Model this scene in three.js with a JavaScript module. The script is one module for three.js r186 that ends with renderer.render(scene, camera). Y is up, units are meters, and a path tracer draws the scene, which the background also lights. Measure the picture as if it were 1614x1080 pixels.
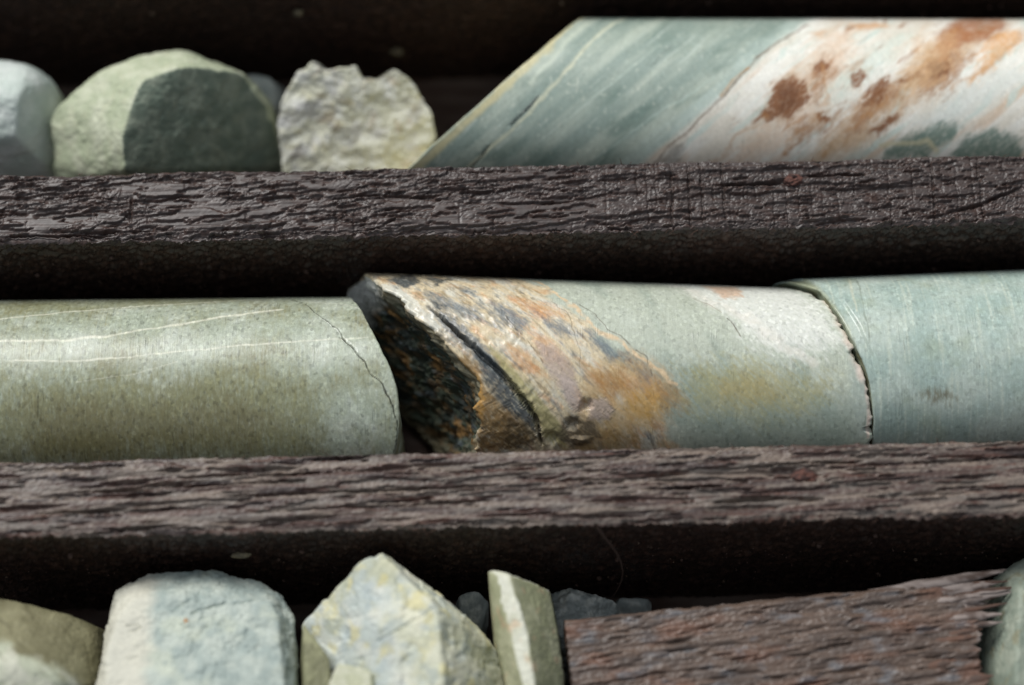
import * as THREE from 'three';
import { ConvexHull } from 'three/addons/math/ConvexHull.js';
import { mergeVertices, mergeGeometries } from 'three/addons/utils/BufferGeometryUtils.js';

// ------------------------------------------------------------------ camera, sky, sun, exposure
// Everything below is laid out in millimetres and scaled to metres when a geometry is made.
const MM = 0.001, R2D = 180 / Math.PI;
const scene = new THREE.Scene();
const camera = new THREE.PerspectiveCamera(16, 1024 / 685, 0.02, 20);
camera.position.set(-6.371 * MM, 542.5 * MM, 219.44 * MM);
camera.up.set(0.02088, 0.40673, -0.91331);
camera.lookAt(new THREE.Vector3(0, 30 * MM, -8.65 * MM));
camera.focus = 0.545;
camera.userData.fStop = camera.getFocalLength() / 19;

const renderer = new THREE.WebGLRenderer({ antialias: true });
renderer.toneMapping = THREE.LinearToneMapping;
renderer.toneMappingExposure = 2.35;
renderer.shadowMap.enabled = true;

{ // overcast sky: brighter overhead, cool grey
  const w = 128, h = 64, a = new Float32Array(w * h * 4);
  for (let j = 0; j < h; j++) {
    const s = Math.sin(((j + 0.5) / h - 0.5) * Math.PI);
    const l = s > 0 ? (1 + 2 * s) / 3 : 0.12;
    for (let i = 0; i < w; i++) a.set(s > 0 ? [l * 0.9, l * 1.0, l * 1.12, 1] : [0.1, 0.1, 0.09, 1], (j * w + i) * 4);
  }
  const sky = new THREE.DataTexture(a, w, h, THREE.RGBAFormat, THREE.FloatType);
  sky.mapping = THREE.EquirectangularReflectionMapping;
  sky.magFilter = THREE.LinearFilter;
  sky.needsUpdate = true;
  scene.background = sky;
  scene.backgroundIntensity = scene.environmentIntensity = 0.2;
  scene.environment = sky;
}
const sun = new THREE.DirectionalLight(0xfffdfa, 1.5);
sun.position.set(-0.5, 1.0, -0.78);
sun.shadow.radius = 54;
sun.castShadow = true;
Object.assign(sun.shadow.camera, { left: -0.3, right: 0.3, top: 0.3, bottom: -0.3, near: 0.1, far: 3 });
sun.shadow.mapSize.set(2048, 2048);
scene.add(sun);

// ------------------------------------------------------------------ helpers
let seed = 12345;
const rnd = () => { seed = (seed * 1664525 + 1013904223) >>> 0; return seed / 4294967296; };
const rr = (a, b) => a + (b - a) * rnd();
const perm = new Uint8Array(512);
{
  const p = [...Array(256).keys()];
  for (let i = 255; i > 0; i--) { const j = Math.floor(rnd() * (i + 1)); [p[i], p[j]] = [p[j], p[i]]; }
  for (let i = 0; i < 512; i++) perm[i] = p[i & 255];
}
const gradient = (h, x, y, z) => {
  h &= 15;
  const u = h < 8 ? x : y, v = h < 4 ? y : h === 12 || h === 14 ? x : z;
  return ((h & 1) ? -u : u) + ((h & 2) ? -v : v);
};
function noise(x, y, z = 0) { // gradient noise, about -1 to 1
  const fx = Math.floor(x), fy = Math.floor(y), fz = Math.floor(z);
  const X = fx & 255, Y = fy & 255, Z = fz & 255;
  x -= fx; y -= fy; z -= fz;
  const u = x * x * x * (x * (x * 6 - 15) + 10), v = y * y * y * (y * (y * 6 - 15) + 10), w = z * z * z * (z * (z * 6 - 15) + 10);
  const A = perm[X] + Y, AA = perm[A] + Z, AB = perm[A + 1] + Z, B = perm[X + 1] + Y, BA = perm[B] + Z, BB = perm[B + 1] + Z;
  const l = (a, b, t) => a + t * (b - a);
  return l(l(l(gradient(perm[AA], x, y, z), gradient(perm[BA], x - 1, y, z), u), l(gradient(perm[AB], x, y - 1, z), gradient(perm[BB], x - 1, y - 1, z), u), v),
    l(l(gradient(perm[AA + 1], x, y, z - 1), gradient(perm[BA + 1], x - 1, y, z - 1), u), l(gradient(perm[AB + 1], x, y - 1, z - 1), gradient(perm[BB + 1], x - 1, y - 1, z - 1), u), v), w);
}
function fbm(x, y, z = 0, oct = 4, gain = 0.5) {
  let s = 0, a = 1, n = 0;
  for (let i = 0; i < oct; i++) { s += a * noise(x, y, z); n += a; a *= gain; const p = x, q = y; x = (p * 0.8 + q * 0.6) * 2.03 + 17.1; y = (q * 0.8 - p * 0.6) * 2.03 + 5.3; z = z * 2.03 + 9.7; }
  return s / n * 1.5;
}
const hash = (i, j, k) => perm[perm[perm[i & 255] + (j & 255)] + (k & 255)] / 255;
function cells(x, y, k) { // blocks: distance between the two nearest centres, and the nearest one's random number and offset
  const X = Math.floor(x), Y = Math.floor(y);
  let a = 9, b = 9, id = 0, ox = 0, oy = 0;
  for (let i = -1; i < 2; i++) for (let j = -1; j < 2; j++) {
    const dx = X + i + hash(X + i, Y + j, k) - x, dy = Y + j + hash(X + i, Y + j, k + 7) - y, d = Math.hypot(dx, dy);
    if (d < a) { b = a; a = d; id = hash(X + i, Y + j, k + 13); ox = dx; oy = dy; } else if (d < b) b = d;
  }
  return [b - a, id, ox, oy];
}
const clamp = (v, a = 0, b = 1) => Math.min(b, Math.max(a, v));
const smooth = (a, b, v) => { const t = clamp((v - a) / (b - a)); return t * t * (3 - 2 * t); };
const lin = (c) => (c /= 255) <= 0.04045 ? c / 12.92 : ((c + 0.055) / 1.055) ** 2.4;
const col = (r, g, b) => [lin(r), lin(g), lin(b)]; // sRGB numbers to linear
const mix = (a, b, t) => [a[0] + (b[0] - a[0]) * t, a[1] + (b[1] - a[1]) * t, a[2] + (b[2] - a[2]) * t];
const mul = (a, k) => [a[0] * k, a[1] * k, a[2] * k];

function tag(o, label, category, group, kind) {
  if (label) o.userData.label = label;
  if (category) o.userData.category = category;
  if (group) o.userData.group = group;
  if (kind) o.userData.kind = kind;
  return o;
}
function mesh(name, geometry, material, parent = scene) {
  const m = new THREE.Mesh(geometry, material);
  m.name = name; m.castShadow = m.receiveShadow = true;
  parent.add(m);
  return m;
}
// a surface of nu x nv points; at(i, j) returns [x, y, z] in mm, color(i, j, x, y, z) linear rgb
function sheet(nu, nv, at, { color, uv, flip } = {}) {
  const pos = new Float32Array(nu * nv * 3), colors = color && new Float32Array(nu * nv * 3), uvs = uv && new Float32Array(nu * nv * 2);
  let k = 0;
  for (let i = 0; i < nu; i++) for (let j = 0; j < nv; j++, k++) {
    const p = at(i, j);
    pos[3 * k] = p[0] * MM; pos[3 * k + 1] = p[1] * MM; pos[3 * k + 2] = p[2] * MM;
    if (color) colors.set(color(i, j, p[0], p[1], p[2]), 3 * k);
    if (uv) uvs.set(uv(i, j, p), 2 * k);
  }
  const index = new Uint32Array((nu - 1) * (nv - 1) * 6);
  k = 0;
  for (let i = 0; i < nu - 1; i++) for (let j = 0; j < nv - 1; j++) {
    const a = i * nv + j, b = a + nv, c = b + 1, d = a + 1;
    index.set(flip ? [a, d, b, b, d, c] : [a, b, d, b, c, d], k); k += 6;
  }
  const g = new THREE.BufferGeometry();
  g.setAttribute('position', new THREE.BufferAttribute(pos, 3));
  if (color) g.setAttribute('color', new THREE.BufferAttribute(colors, 3));
  if (uv) g.setAttribute('uv', new THREE.BufferAttribute(uvs, 2));
  g.setIndex(new THREE.BufferAttribute(index, 1));
  g.computeVertexNormals();
  return g;
}
const segmentDistance = (x, y, a, b) => {
  const dx = b[0] - a[0], dy = b[1] - a[1], t = clamp(((x - a[0]) * dx + (y - a[1]) * dy) / (dx * dx + dy * dy || 1));
  return [Math.hypot(x - a[0] - dx * t, y - a[1] - dy * t), t];
};

// ------------------------------------------------------------------ the core box: floor board and dividers of old stained timber
const woodMaterial = (roughness, specular = 0.5) => new THREE.MeshPhysicalMaterial({ vertexColors: true, roughness, specularIntensity: specular });
const stainedWood = woodMaterial(0.4, 0.85), greyWood = woodMaterial(0.46, 0.8), dampWood = woodMaterial(0.6, 0.35);
const box = new THREE.Group();
box.name = 'core_box';
tag(box, 'old dark timber core box with long dividers between the rows of drill core', 'core box');
scene.add(box);
const TOP = 50.7;

// splits along the grain: polylines in (x, z) of a top face, half width and depth
function splitDepth(splits, x, z) {
  let d = 0;
  for (const s of splits) {
    if (x < s.lo - 1 || x > s.hi + 1) continue;
    for (let i = 0; i + 1 < s.pts.length; i++) {
      const [e, t] = segmentDistance(x, z + 0.25 * noise(x / 2.5, 3.3) + 0.1 * noise(x / 0.7, 8), s.pts[i], s.pts[i + 1]);
      const ends = Math.min(1, Math.min(Math.abs(x - s.lo), Math.abs(x - s.hi)) / 3 + 0.15);
      if (e < s.w * 1.8) d = Math.max(d, s.depth * ends * (1 - smooth(s.w * 0.5, s.w * 1.8, e)));
    }
  }
  return d;
}
const split = (pts, w, depth) => ({ pts: pts.map((p) => [p[0], p.length > 2 ? p[2] : p[1]]), w, depth, lo: Math.min(...pts.map((p) => p[0])), hi: Math.max(...pts.map((p) => p[0])) });
const terrace = (v, n, sharp) => { const k = v * n, f = Math.floor(k), t = k - f; return (f + smooth(0.5 - sharp, 0.5 + sharp, t)) / n; };

// cross cracks of the flaking divider: each at x, with a reach across the face
const crossCracks = [];
{
  const add = (x, z0, z1, depth, w) => crossCracks.push({ x, z0, z1, depth, w, k: rr(0, 99) });
  for (let x = 22; x < 125; x += rr(1.6, 4.2)) add(x, rr(-46, -36), rr(-38, -24), rr(0.1, 0.4), rr(0.08, 0.16));
  for (let x = -120; x < 22; x += rr(4, 11)) { const z = rr(-43, -30); add(x, z, z + rr(2, 7), rr(0.1, 0.4), rr(0.08, 0.18)); }
  for (const x of [[36.9, 50, -36.8], [40.8, 50, -36.7], [43.7, 50, -36.7], [48.7, 50, -36.6], [96.3, 50, -35.5], [107.2, 50, -35.2]]) add(x[0], -45, rr(-29, -25), 0.5, 0.14);
  for (const x of [[-85.6, 50, -36.4]]) add(x[0], -38, -31, 0.7, 0.18);
}
function crossDepth(x, z) {
  let d = 0;
  for (const c of crossCracks) {
    if (Math.abs(x - c.x) > 2) continue;
    const e = Math.abs(x - c.x + 0.45 * noise(z / 2.6, c.k) + 0.12 * noise(z / 0.6, c.k + 7));
    if (e < c.w * 2) d = Math.max(d, c.depth * (1 - smooth(c.w * 0.4, c.w * 2, e)) * smooth(0, 1.2, z - c.z0) * smooth(0, 1.2, c.z1 - z));
  }
  return d;
}
const flakySplits = [
  split([[47.3, 50.5, -37.5], [54.5, 50.5, -37.6], [62.8, 50.5, -37.9]], 0.3, 1.6), split([[67.4, 50.5, -39.3], [73.5, 50.5, -39.5], [82.4, 50.5, -39.4]], 0.32, 1.6),
  split([[-41.4, 50.5, -35.8], [-31.4, 50.5, -36.7], [-16.2, 50.5, -35.8]], 0.16, 0.6), split([[-4.8, 50.5, -34], [6.7, 50.5, -33.9], [14.7, 50.5, -34.2]], 0.2, 0.8),
  split([[-114.9, 50.5, -27.8], [-102, 50.5, -27.8], [-89.2, 50.5, -28]], 0.18, 0.8), split([[-106.4, 50.5, -28.9], [-86.4, 50.5, -28.7], [-60.7, 50.5, -28.8]], 0.14, 0.5), split([[-64.9, 50.5, -27.5], [-46.4, 50.5, -27.5], [-23.5, 50.5, -27.9]], 0.15, 0.6),
  split([[-23.4, 50.5, -37], [-6.1, 50.5, -37.5], [-0.4, 50.5, -37.3]], 0.14, 0.5), split([[98.6, 50.5, -29.5], [105.9, 50.5, -31], [117.1, 50.5, -35.6]], 0.3, 1.1),
];
function flakyTop(x, z) { // chips and small blocks that lift along the grain
  const wx = x + 0.8 * noise(x / 5, z / 2, 1.5), wz = z + 0.45 * noise(x / 9, z / 3, 5.5) + 0.2 * noise(x / 1.6, z / 1.2, 7.5);
  const chips = smooth(-0.25, 0.25, noise(x / 20, z / 6, 9.2) + 0.25 * noise(x / 6, z / 2, 3.2)), blocky = smooth(10, 40, x + 14 * noise(x / 16, z / 9, 4.4));
  const big = fbm(wx / 20, (wz + 0.06 * x) / 2.5, 0.7, 5, 0.55), small = fbm(wx / 6, (wz + 0.06 * x) / 0.85, 6.7, 4, 0.6);
  let h = 1.25 * terrace(big, 2.3, 0.07) + 0.42 * chips * (1 - 0.6 * blocky) * terrace(small, 1.9, 0.1);
  if (chips * (1 - blocky) > 0.02) {
    const [g, id, ox, oy] = cells(wx / 4.2, (wz + 0.14 * x) / 1.25, 3);
    h += chips * (1 - blocky) * ((id - 0.5) * 0.5 - 0.22 * oy - 0.07 * ox - 0.2 * (1 - smooth(0.02, 0.1, g)));
  }
  if (blocky > 0.02) { // squarer blocks between cross cracks
    const [g, id, ox, oy] = cells((x + 0.4 * noise(z / 2, x / 5)) / 1.7, (z + 0.5 * noise(x / 6, z / 4, 2)) / 0.85, 5);
    h += blocky * ((id - 0.5) * 0.22 - 0.16 * oy + 0.1 * ox - 0.16 * (1 - smooth(0.02, 0.14, g)) * (0.5 + chips));
  }
  h += 0.02 * fbm(x / 1.2, z / 0.5, 2.2, 2) + (0.06 + 0.05 * smooth(-33, -28, z)) * noise(x / 22, (z + 0.02 * x) / 0.36, 4.4) + 0.12 * noise(x / 40, (z + 0.02 * x) / 1.0, 14.4);
  return h * 1.1 - crossDepth(x, z) - splitDepth(flakySplits, x, z);
}
const gouges = [];
for (let i = 0; i < 70; i++) { const l = 2.5 + 14 * rnd() ** 2; gouges.push({ x: rr(-125, 125), z: rr(26.5, 43), l, w: rr(0.2, 0.35) + 0.045 * l, d: rr(0.3, 0.6) + 0.04 * l, t: rr(-0.06, 0.01) }); }
for (const p of [[-80.6, 50, 42.1], [-83.3, 50, 31.6], [-36.9, 50, 26.8], [-93.3, 50, 38], [-106.9, 50, 37], [-86, 50, 33.3], [-54, 50, 29.3], [-47, 50, 40.8], [-22.5, 50, 36.9], [-13, 50, 34.4], [11.7, 50, 33.5], [22.5, 50, 38.1], [36.2, 50, 35.5], [49.7, 50, 38.7]]) gouges.push({ x: p[0], z: p[2], l: rr(7, 13), w: rr(0.5, 0.9), d: rr(0.9, 1.5), t: -0.04 });
const grainSplits = [];
for (let i = 0; i < 16; i++) { const x = rr(-120, 90), z = rr(27.5, 42.5), l = rr(14, 55); grainSplits.push(split([[x, z], [x + l * 0.5, z - 0.017 * l + rr(-0.3, 0.3)], [x + l, z - 0.03 * l]], rr(0.1, 0.2), rr(0.5, 1.1))); }
function groovedTop(x, z) { // long torn grain with gouges
  const wz = z + 0.03 * x + 0.6 * noise(x / 34, z / 8, 7.5) + 0.15 * noise(x / 3, z / 2, 1.5);
  const plates = fbm(x / 34, wz / 3.2, 1.7, 5, 0.56), torn = smooth(-0.1, 0.3, noise(x / 18, wz / 4, 23.5));
  let h = 1.25 * terrace(plates, 1.9, 0.06) + 0.35 * torn * terrace(fbm(x / 10 + 11, wz / 1.1, 4.1, 4, 0.6), 2.2, 0.1) + 0.16 * noise(x / 40, wz / 0.8, 14.4);
  h += 0.11 * fbm(x / 1.1, z / 0.6, 6.2, 3, 0.65) + (0.04 + 0.07 * torn) * noise(x / 12, wz / 0.28, 2.4);
  h -= splitDepth(grainSplits, x, z);
  for (const g of gouges) {
    const dx = x - g.x;
    if (Math.abs(dx) > g.l) continue;
    const dz = z - g.z - g.t * dx + 0.3 * noise(x / 3, g.z), w = g.w * (1 - (dx / g.l) ** 2);
    if (dz > -w && dz < w) h -= g.d * (1 - (dx / g.l) ** 2) * smooth(-w, -w * 0.1, dz) * (1 - smooth(w * 0.2, w, dz));
  }
  return h;
}
function divider(z0, z1, fine, topHeight, faceSeed, colors, material, roundness = 0.8) {
  const half = 165, xs = [];
  for (let x = -half; x <= half; x += Math.abs(x) < 124 ? fine : 3) xs.push(x);
  const rows = [], topStep = Math.max(0.22, fine), faceStep = Math.max(0.55, fine);
  for (let y = 0; y < TOP - 2; y += 4) rows.push(['back', y]);
  for (let y = TOP - 2; y < TOP - roundness; y += 0.4) rows.push(['back', y]);
  for (let a = 0; a <= 4; a++) rows.push(['cornerBack', a / 4]);
  for (let z = z0 + roundness + topStep; z < z1 - roundness; z += topStep) rows.push(['top', z]);
  for (let a = 0; a <= 6; a++) rows.push(['cornerFront', a / 6]);
  for (let y = TOP - roundness - 0.25; y > 0; y -= y > TOP - 3 ? 0.3 : faceStep) rows.push(['front', y]);
  rows.push(['front', 0]);
  const wander = (x, k) => 0.5 * noise(x / 28, k) + 0.32 * noise(x / 7, k + 3) + 0.22 * noise(x / 2.1, k + 6);
  const face = (x, y, k) => 0.5 * fbm(x / 5, y / 3, k, 3, 0.6) + 0.75 * fbm(x / 1.8, y / 1.4, k + 4, 3, 0.7);
  const at = (i, j) => {
    const x = xs[i], [kind, v] = rows[j], c = roundness;
    if (kind === 'back') return [x, v, z0 - wander(x, faceSeed) * smooth(0, 8, v) - 0.4 * face(x, v, faceSeed)];
    if (kind === 'front') return [x, v, z1 + wander(x, faceSeed + 20) + face(x, v, faceSeed + 20) - 0.25];
    let y, z, ny, edge;
    if (kind === 'top') { z = v; y = TOP; ny = 1; edge = Math.min(z - z0, z1 - z); }
    else {
      const a = v * Math.PI / 2, front = kind === 'cornerFront';
      z = front ? z1 - c + c * Math.sin(a) : z0 + c - c * Math.cos(a);
      y = TOP - c + c * (front ? Math.cos(a) : Math.sin(a));
      ny = front ? Math.cos(a) : Math.sin(a); edge = 0;
    }
    const front = z - z0 > z1 - z, near = 1 - smooth(0, 3, edge);
    const h = topHeight(x, z) - near * near * (0.35 + 0.6 * Math.max(0, noise(x / 3.3, faceSeed + (front ? 40 : 50))));
    const push = (front ? wander(x, faceSeed + 20) + face(x, y, faceSeed + 20) - 0.25 : -wander(x, faceSeed) - 0.4 * face(x, y, faceSeed)) * near;
    return [x, y + h * ny, z + push * (front ? 1 : 1)];
  };
  const g = sheet(xs.length, rows.length, at, { flip: true, color: (i, j, x, y, z) => colors(x, y, z, rows[j][0]) });
  const d = mesh('divider', g, material, box);
  // saw-cut ends
  const last = xs.length - 1;
  for (const [i, sign] of [[0, -1], [last, 1]]) {
    const ring = rows.map((_, j) => at(i, j)), shape = new THREE.Shape(ring.filter((_, j) => j % 3 === 0 || j === rows.length - 1).map((p) => new THREE.Vector2(p[2] * MM, p[1] * MM)));
    const e = new THREE.ShapeGeometry(shape), q = e.attributes.position;
    for (let k = 0; k < q.count; k++) q.setXYZ(k, xs[i] * MM, q.getY(k), q.getX(k));
    if (sign > 0) e.index.array.reverse();
    e.computeVertexNormals();
    const c = new Float32Array(q.count * 3);
    for (let k = 0; k < q.count; k++) c.set(colors(xs[i], q.getY(k) / MM, q.getZ(k) / MM, 'front'), 3 * k);
    e.setAttribute('color', new THREE.BufferAttribute(c, 3));
    mesh('sawn_end', e, material, d);
  }
  return d;
}
const brown = col(64, 45, 38), blackBrown = col(42, 29, 25), redBrown = col(84, 54, 42), greyBrown = col(98, 88, 85);
function stainedColor(x, y, z, kind) {
  if (kind === 'front' || kind === 'back') return mix(col(38, 28, 24), col(68, 49, 40), smooth(-0.3, 0.7, fbm(x / 2, y / 1.6, z / 3, 4, 0.65)));  // sides coloured darker to put in the shade of the channels
  const wx = x + 0.8 * noise(x / 5, z / 2, 1.5), wz = z + 0.45 * noise(x / 9, z / 3, 5.5) + 0.2 * noise(x / 1.6, z / 1.2, 7.5);
  const k = fbm(wx / 20, (wz + 0.06 * x) / 2.5, 0.7, 5, 0.55) * 2.3, broken = Math.abs(k - Math.floor(k) - 0.5);
  let c = mix(col(70, 61, 58), col(50, 41, 38), smooth(-0.2, 0.6, fbm(x / 12, z / 2, 3, 3)));
  c = mix(c, col(70, 50, 42), 0.5 * smooth(0.2, 0.08, broken + 0.1 * fbm(x / 1.5, z / 0.6, 8, 2)));
  c = mix(c, brown, 0.6 * smooth(0, 0.5, fbm(x / 4, z / 1.2, 28, 3)));
  return mul(c, 1 + 0.2 * noise(x / 0.5, z / 0.3, 5));
}
function greyColor(x, y, z, kind) {
  if (kind === 'front' || kind === 'back') return mix(col(38, 28, 24), col(68, 49, 40), smooth(-0.3, 0.7, fbm(x / 2, y / 1.6, z / 3, 4, 0.65)));  // same darker side colour, standing in for shade between the rows
  const wz = z + 0.03 * x + 0.6 * noise(x / 34, z / 8, 7.5);
  let c = mix(col(78, 61, 55), col(52, 43, 41), smooth(-0.3, 0.5, fbm(x / 22, wz / 1.4, 3, 4)));
  c = mix(c, col(92, 60, 48), 0.6 * smooth(0.05, 0.5, fbm(x / 16, wz / 1.1, 12, 3)));
  const fuzz = fbm(x / 20, wz / 2.2, 22, 5, 0.6) + 0.35 * fbm(x / 1.5, z / 0.8, 27, 2); // grey weathered fibres on top of the brown
  c = mix(c, mix(col(100, 91, 84), col(117, 104, 94), smooth(-0.4, 0.4, fbm(x / 12, wz / 3, 32, 3))), smooth(-0.22, 0.2, fuzz));
  return mul(c, 1 + 0.34 * noise(x / 0.7, z / 0.4, 5));
}
const dividerBack = divider(-113.7, -96.2, 0.7, (x, z) => flakyTop(x + 70, z) * 0.7, 11, stainedColor, dampWood);
tag(dividerBack, 'damp divider with shade coloured into its dark sides behind the row with the slanted core');
const dividerFlaky = divider(-43.75, -26.25, 0.22, flakyTop, 31, stainedColor, stainedWood);
tag(dividerFlaky, 'flaking dark brown divider with a split running through a rusty nail');
const dividerGrooved = divider(26.2, 43.7, 0.22, groovedTop, 71, greyColor, greyWood);
tag(dividerGrooved, 'worn grey brown divider with long torn grain');
divider(96.15, 113.65, 1.4, (x, z) => groovedTop(x, z - 70) * 0.8, 91, greyColor, greyWood);

{ // floor of the box
  const nx = 240, nz = 180;
  const grain = (x, z) => 0.5 * terrace(fbm(x / 30, z / 2.2, 2, 3), 3, 0.2) + 0.25 * fbm(x / 3, z / 1.2, 6, 2) - 0.4;
  const g = sheet(nx, nz, (i, j) => { const x = -165 + 330 * i / (nx - 1), z = -114 + 228 * j / (nz - 1); return [x, grain(x, z), z]; },
    { flip: true, color: (i, j, x, y, z) => mix(col(70, 53, 45), col(96, 82, 74), smooth(-0.3, 0.6, fbm(x / 20, z / 2, 8, 3))) });
  const f = mesh('floor_board', g, dampWood, box);
  const under = new THREE.BoxGeometry(330 * MM, 12 * MM, 228 * MM); under.translate(0, -8 * MM, 0);
  const c = new Float32Array(under.attributes.position.count * 3);
  for (let k = 0; k < c.length; k += 3) c.set(brown, k);
  under.setAttribute('color', new THREE.BufferAttribute(c, 3));
  mesh('board_underside', under, dampWood, f);
}

// nails that once held a strap across the box
const rust = new THREE.MeshPhysicalMaterial({ vertexColors: true, roughness: 0.85 });
const balls = {};
const ball = (detail) => (balls[detail] ??= mergeVertices(new THREE.IcosahedronGeometry(1, detail).deleteAttribute('uv').deleteAttribute('normal'), 1e-5)).clone();
function lump(detail, size, shape, color) { // a ball of displaced points, size in mm
  const g = ball(detail);
  const p = g.attributes.position, c = new Float32Array(p.count * 3);
  for (let k = 0; k < p.count; k++) {
    const d = [p.getX(k), p.getY(k), p.getZ(k)], r = shape(d);
    c.set(color(d), 3 * k);
    p.setXYZ(k, d[0] * r * size[0] * MM, d[1] * r * size[1] * MM, d[2] * r * size[2] * MM);
  }
  g.setAttribute('color', new THREE.BufferAttribute(c, 3));
  g.computeVertexNormals();
  return g;
}
function nail(parent, at, size, k) {
  const g = lump(16, size, (d) => 1 + 0.3 * fbm(d[0] * 1.6, d[1] * 1.6, d[2] * 1.6 + k, 3) - 0.5 * smooth(0.35, 0, Math.hypot(d[0] - 0.1, d[2] + 0.05)) * (d[1] > 0 ? 1 : 0),
    (d) => mix(col(92, 58, 48), col(50, 32, 28), smooth(-0.3, 0.5, fbm(d[0] * 2, d[1] * 2, d[2] * 2 + k, 3))));
  const m = mesh('nail_head', g, rust, parent);
  tag(m, 'rusty broken nail head');
  m.position.set(at[0] * MM, at[1] * MM, at[2] * MM);
}
nail(dividerFlaky, [[64.7, 50.7, -38.3]][0], [2.2, 1.3, 1.6], 3);
nail(dividerGrooved, [[62.1, 50.4, 33.6]][0], [2.9, 1.1, 1.7], 8);

// loose fibres along the torn edges
function fibre(points, r0, r1, sides = 4) {
  const curve = new THREE.CatmullRomCurve3(points.map((p) => new THREE.Vector3(p[0], p[1], p[2]).multiplyScalar(MM)));
  const n = 8, g = new THREE.TubeGeometry(curve, n, MM, sides, false), p = g.attributes.position, o = new THREE.Vector3();
  for (let i = 0; i <= n; i++) {
    curve.getPointAt(i / n, o);
    const r = r0 + (r1 - r0) * i / n;
    for (let s = 0; s <= sides; s++) { const k = i * (sides + 1) + s; p.setXYZ(k, o.x + (p.getX(k) - o.x) * r, o.y + (p.getY(k) - o.y) * r, o.z + (p.getZ(k) - o.z) * r); }
  }
  return g;
}
const fibreMaterial = new THREE.MeshStandardMaterial({ color: new THREE.Color().setRGB(...col(96, 70, 58)), roughness: 0.8 });
function fibres(parent, count, zBack, zFront) {
  const list = [];
  for (let i = 0; i < count; i++) {
    const x = rr(-118, 118), back = rnd() < 0.3, z = back ? zBack + 0.3 : zFront - 0.2, y = TOP + rr(-0.6, 0.1), l = rr(0.6, 2.4), dx = rr(-1, 1) * l, dy = back ? rr(0.1, 0.7) * l : rr(-0.8, 0.3) * l, dz = (back ? -1 : 1) * rr(0.1, 0.6) * l;
    list.push(fibre([[x, y, z], [x + dx * 0.5, y + dy * 0.7, z + dz * 0.4], [x + dx, y + dy, z + dz]], rr(0.06, 0.13), 0.03));
  }
  tag(mesh('wood_fibres', mergeGeometries(list), fibreMaterial, parent), null, null, null, 'stuff');
}
fibres(dividerFlaky, 40, -43.75, -26.25);
fibres(dividerGrooved, 100, 26.2, 43.7);

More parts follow.
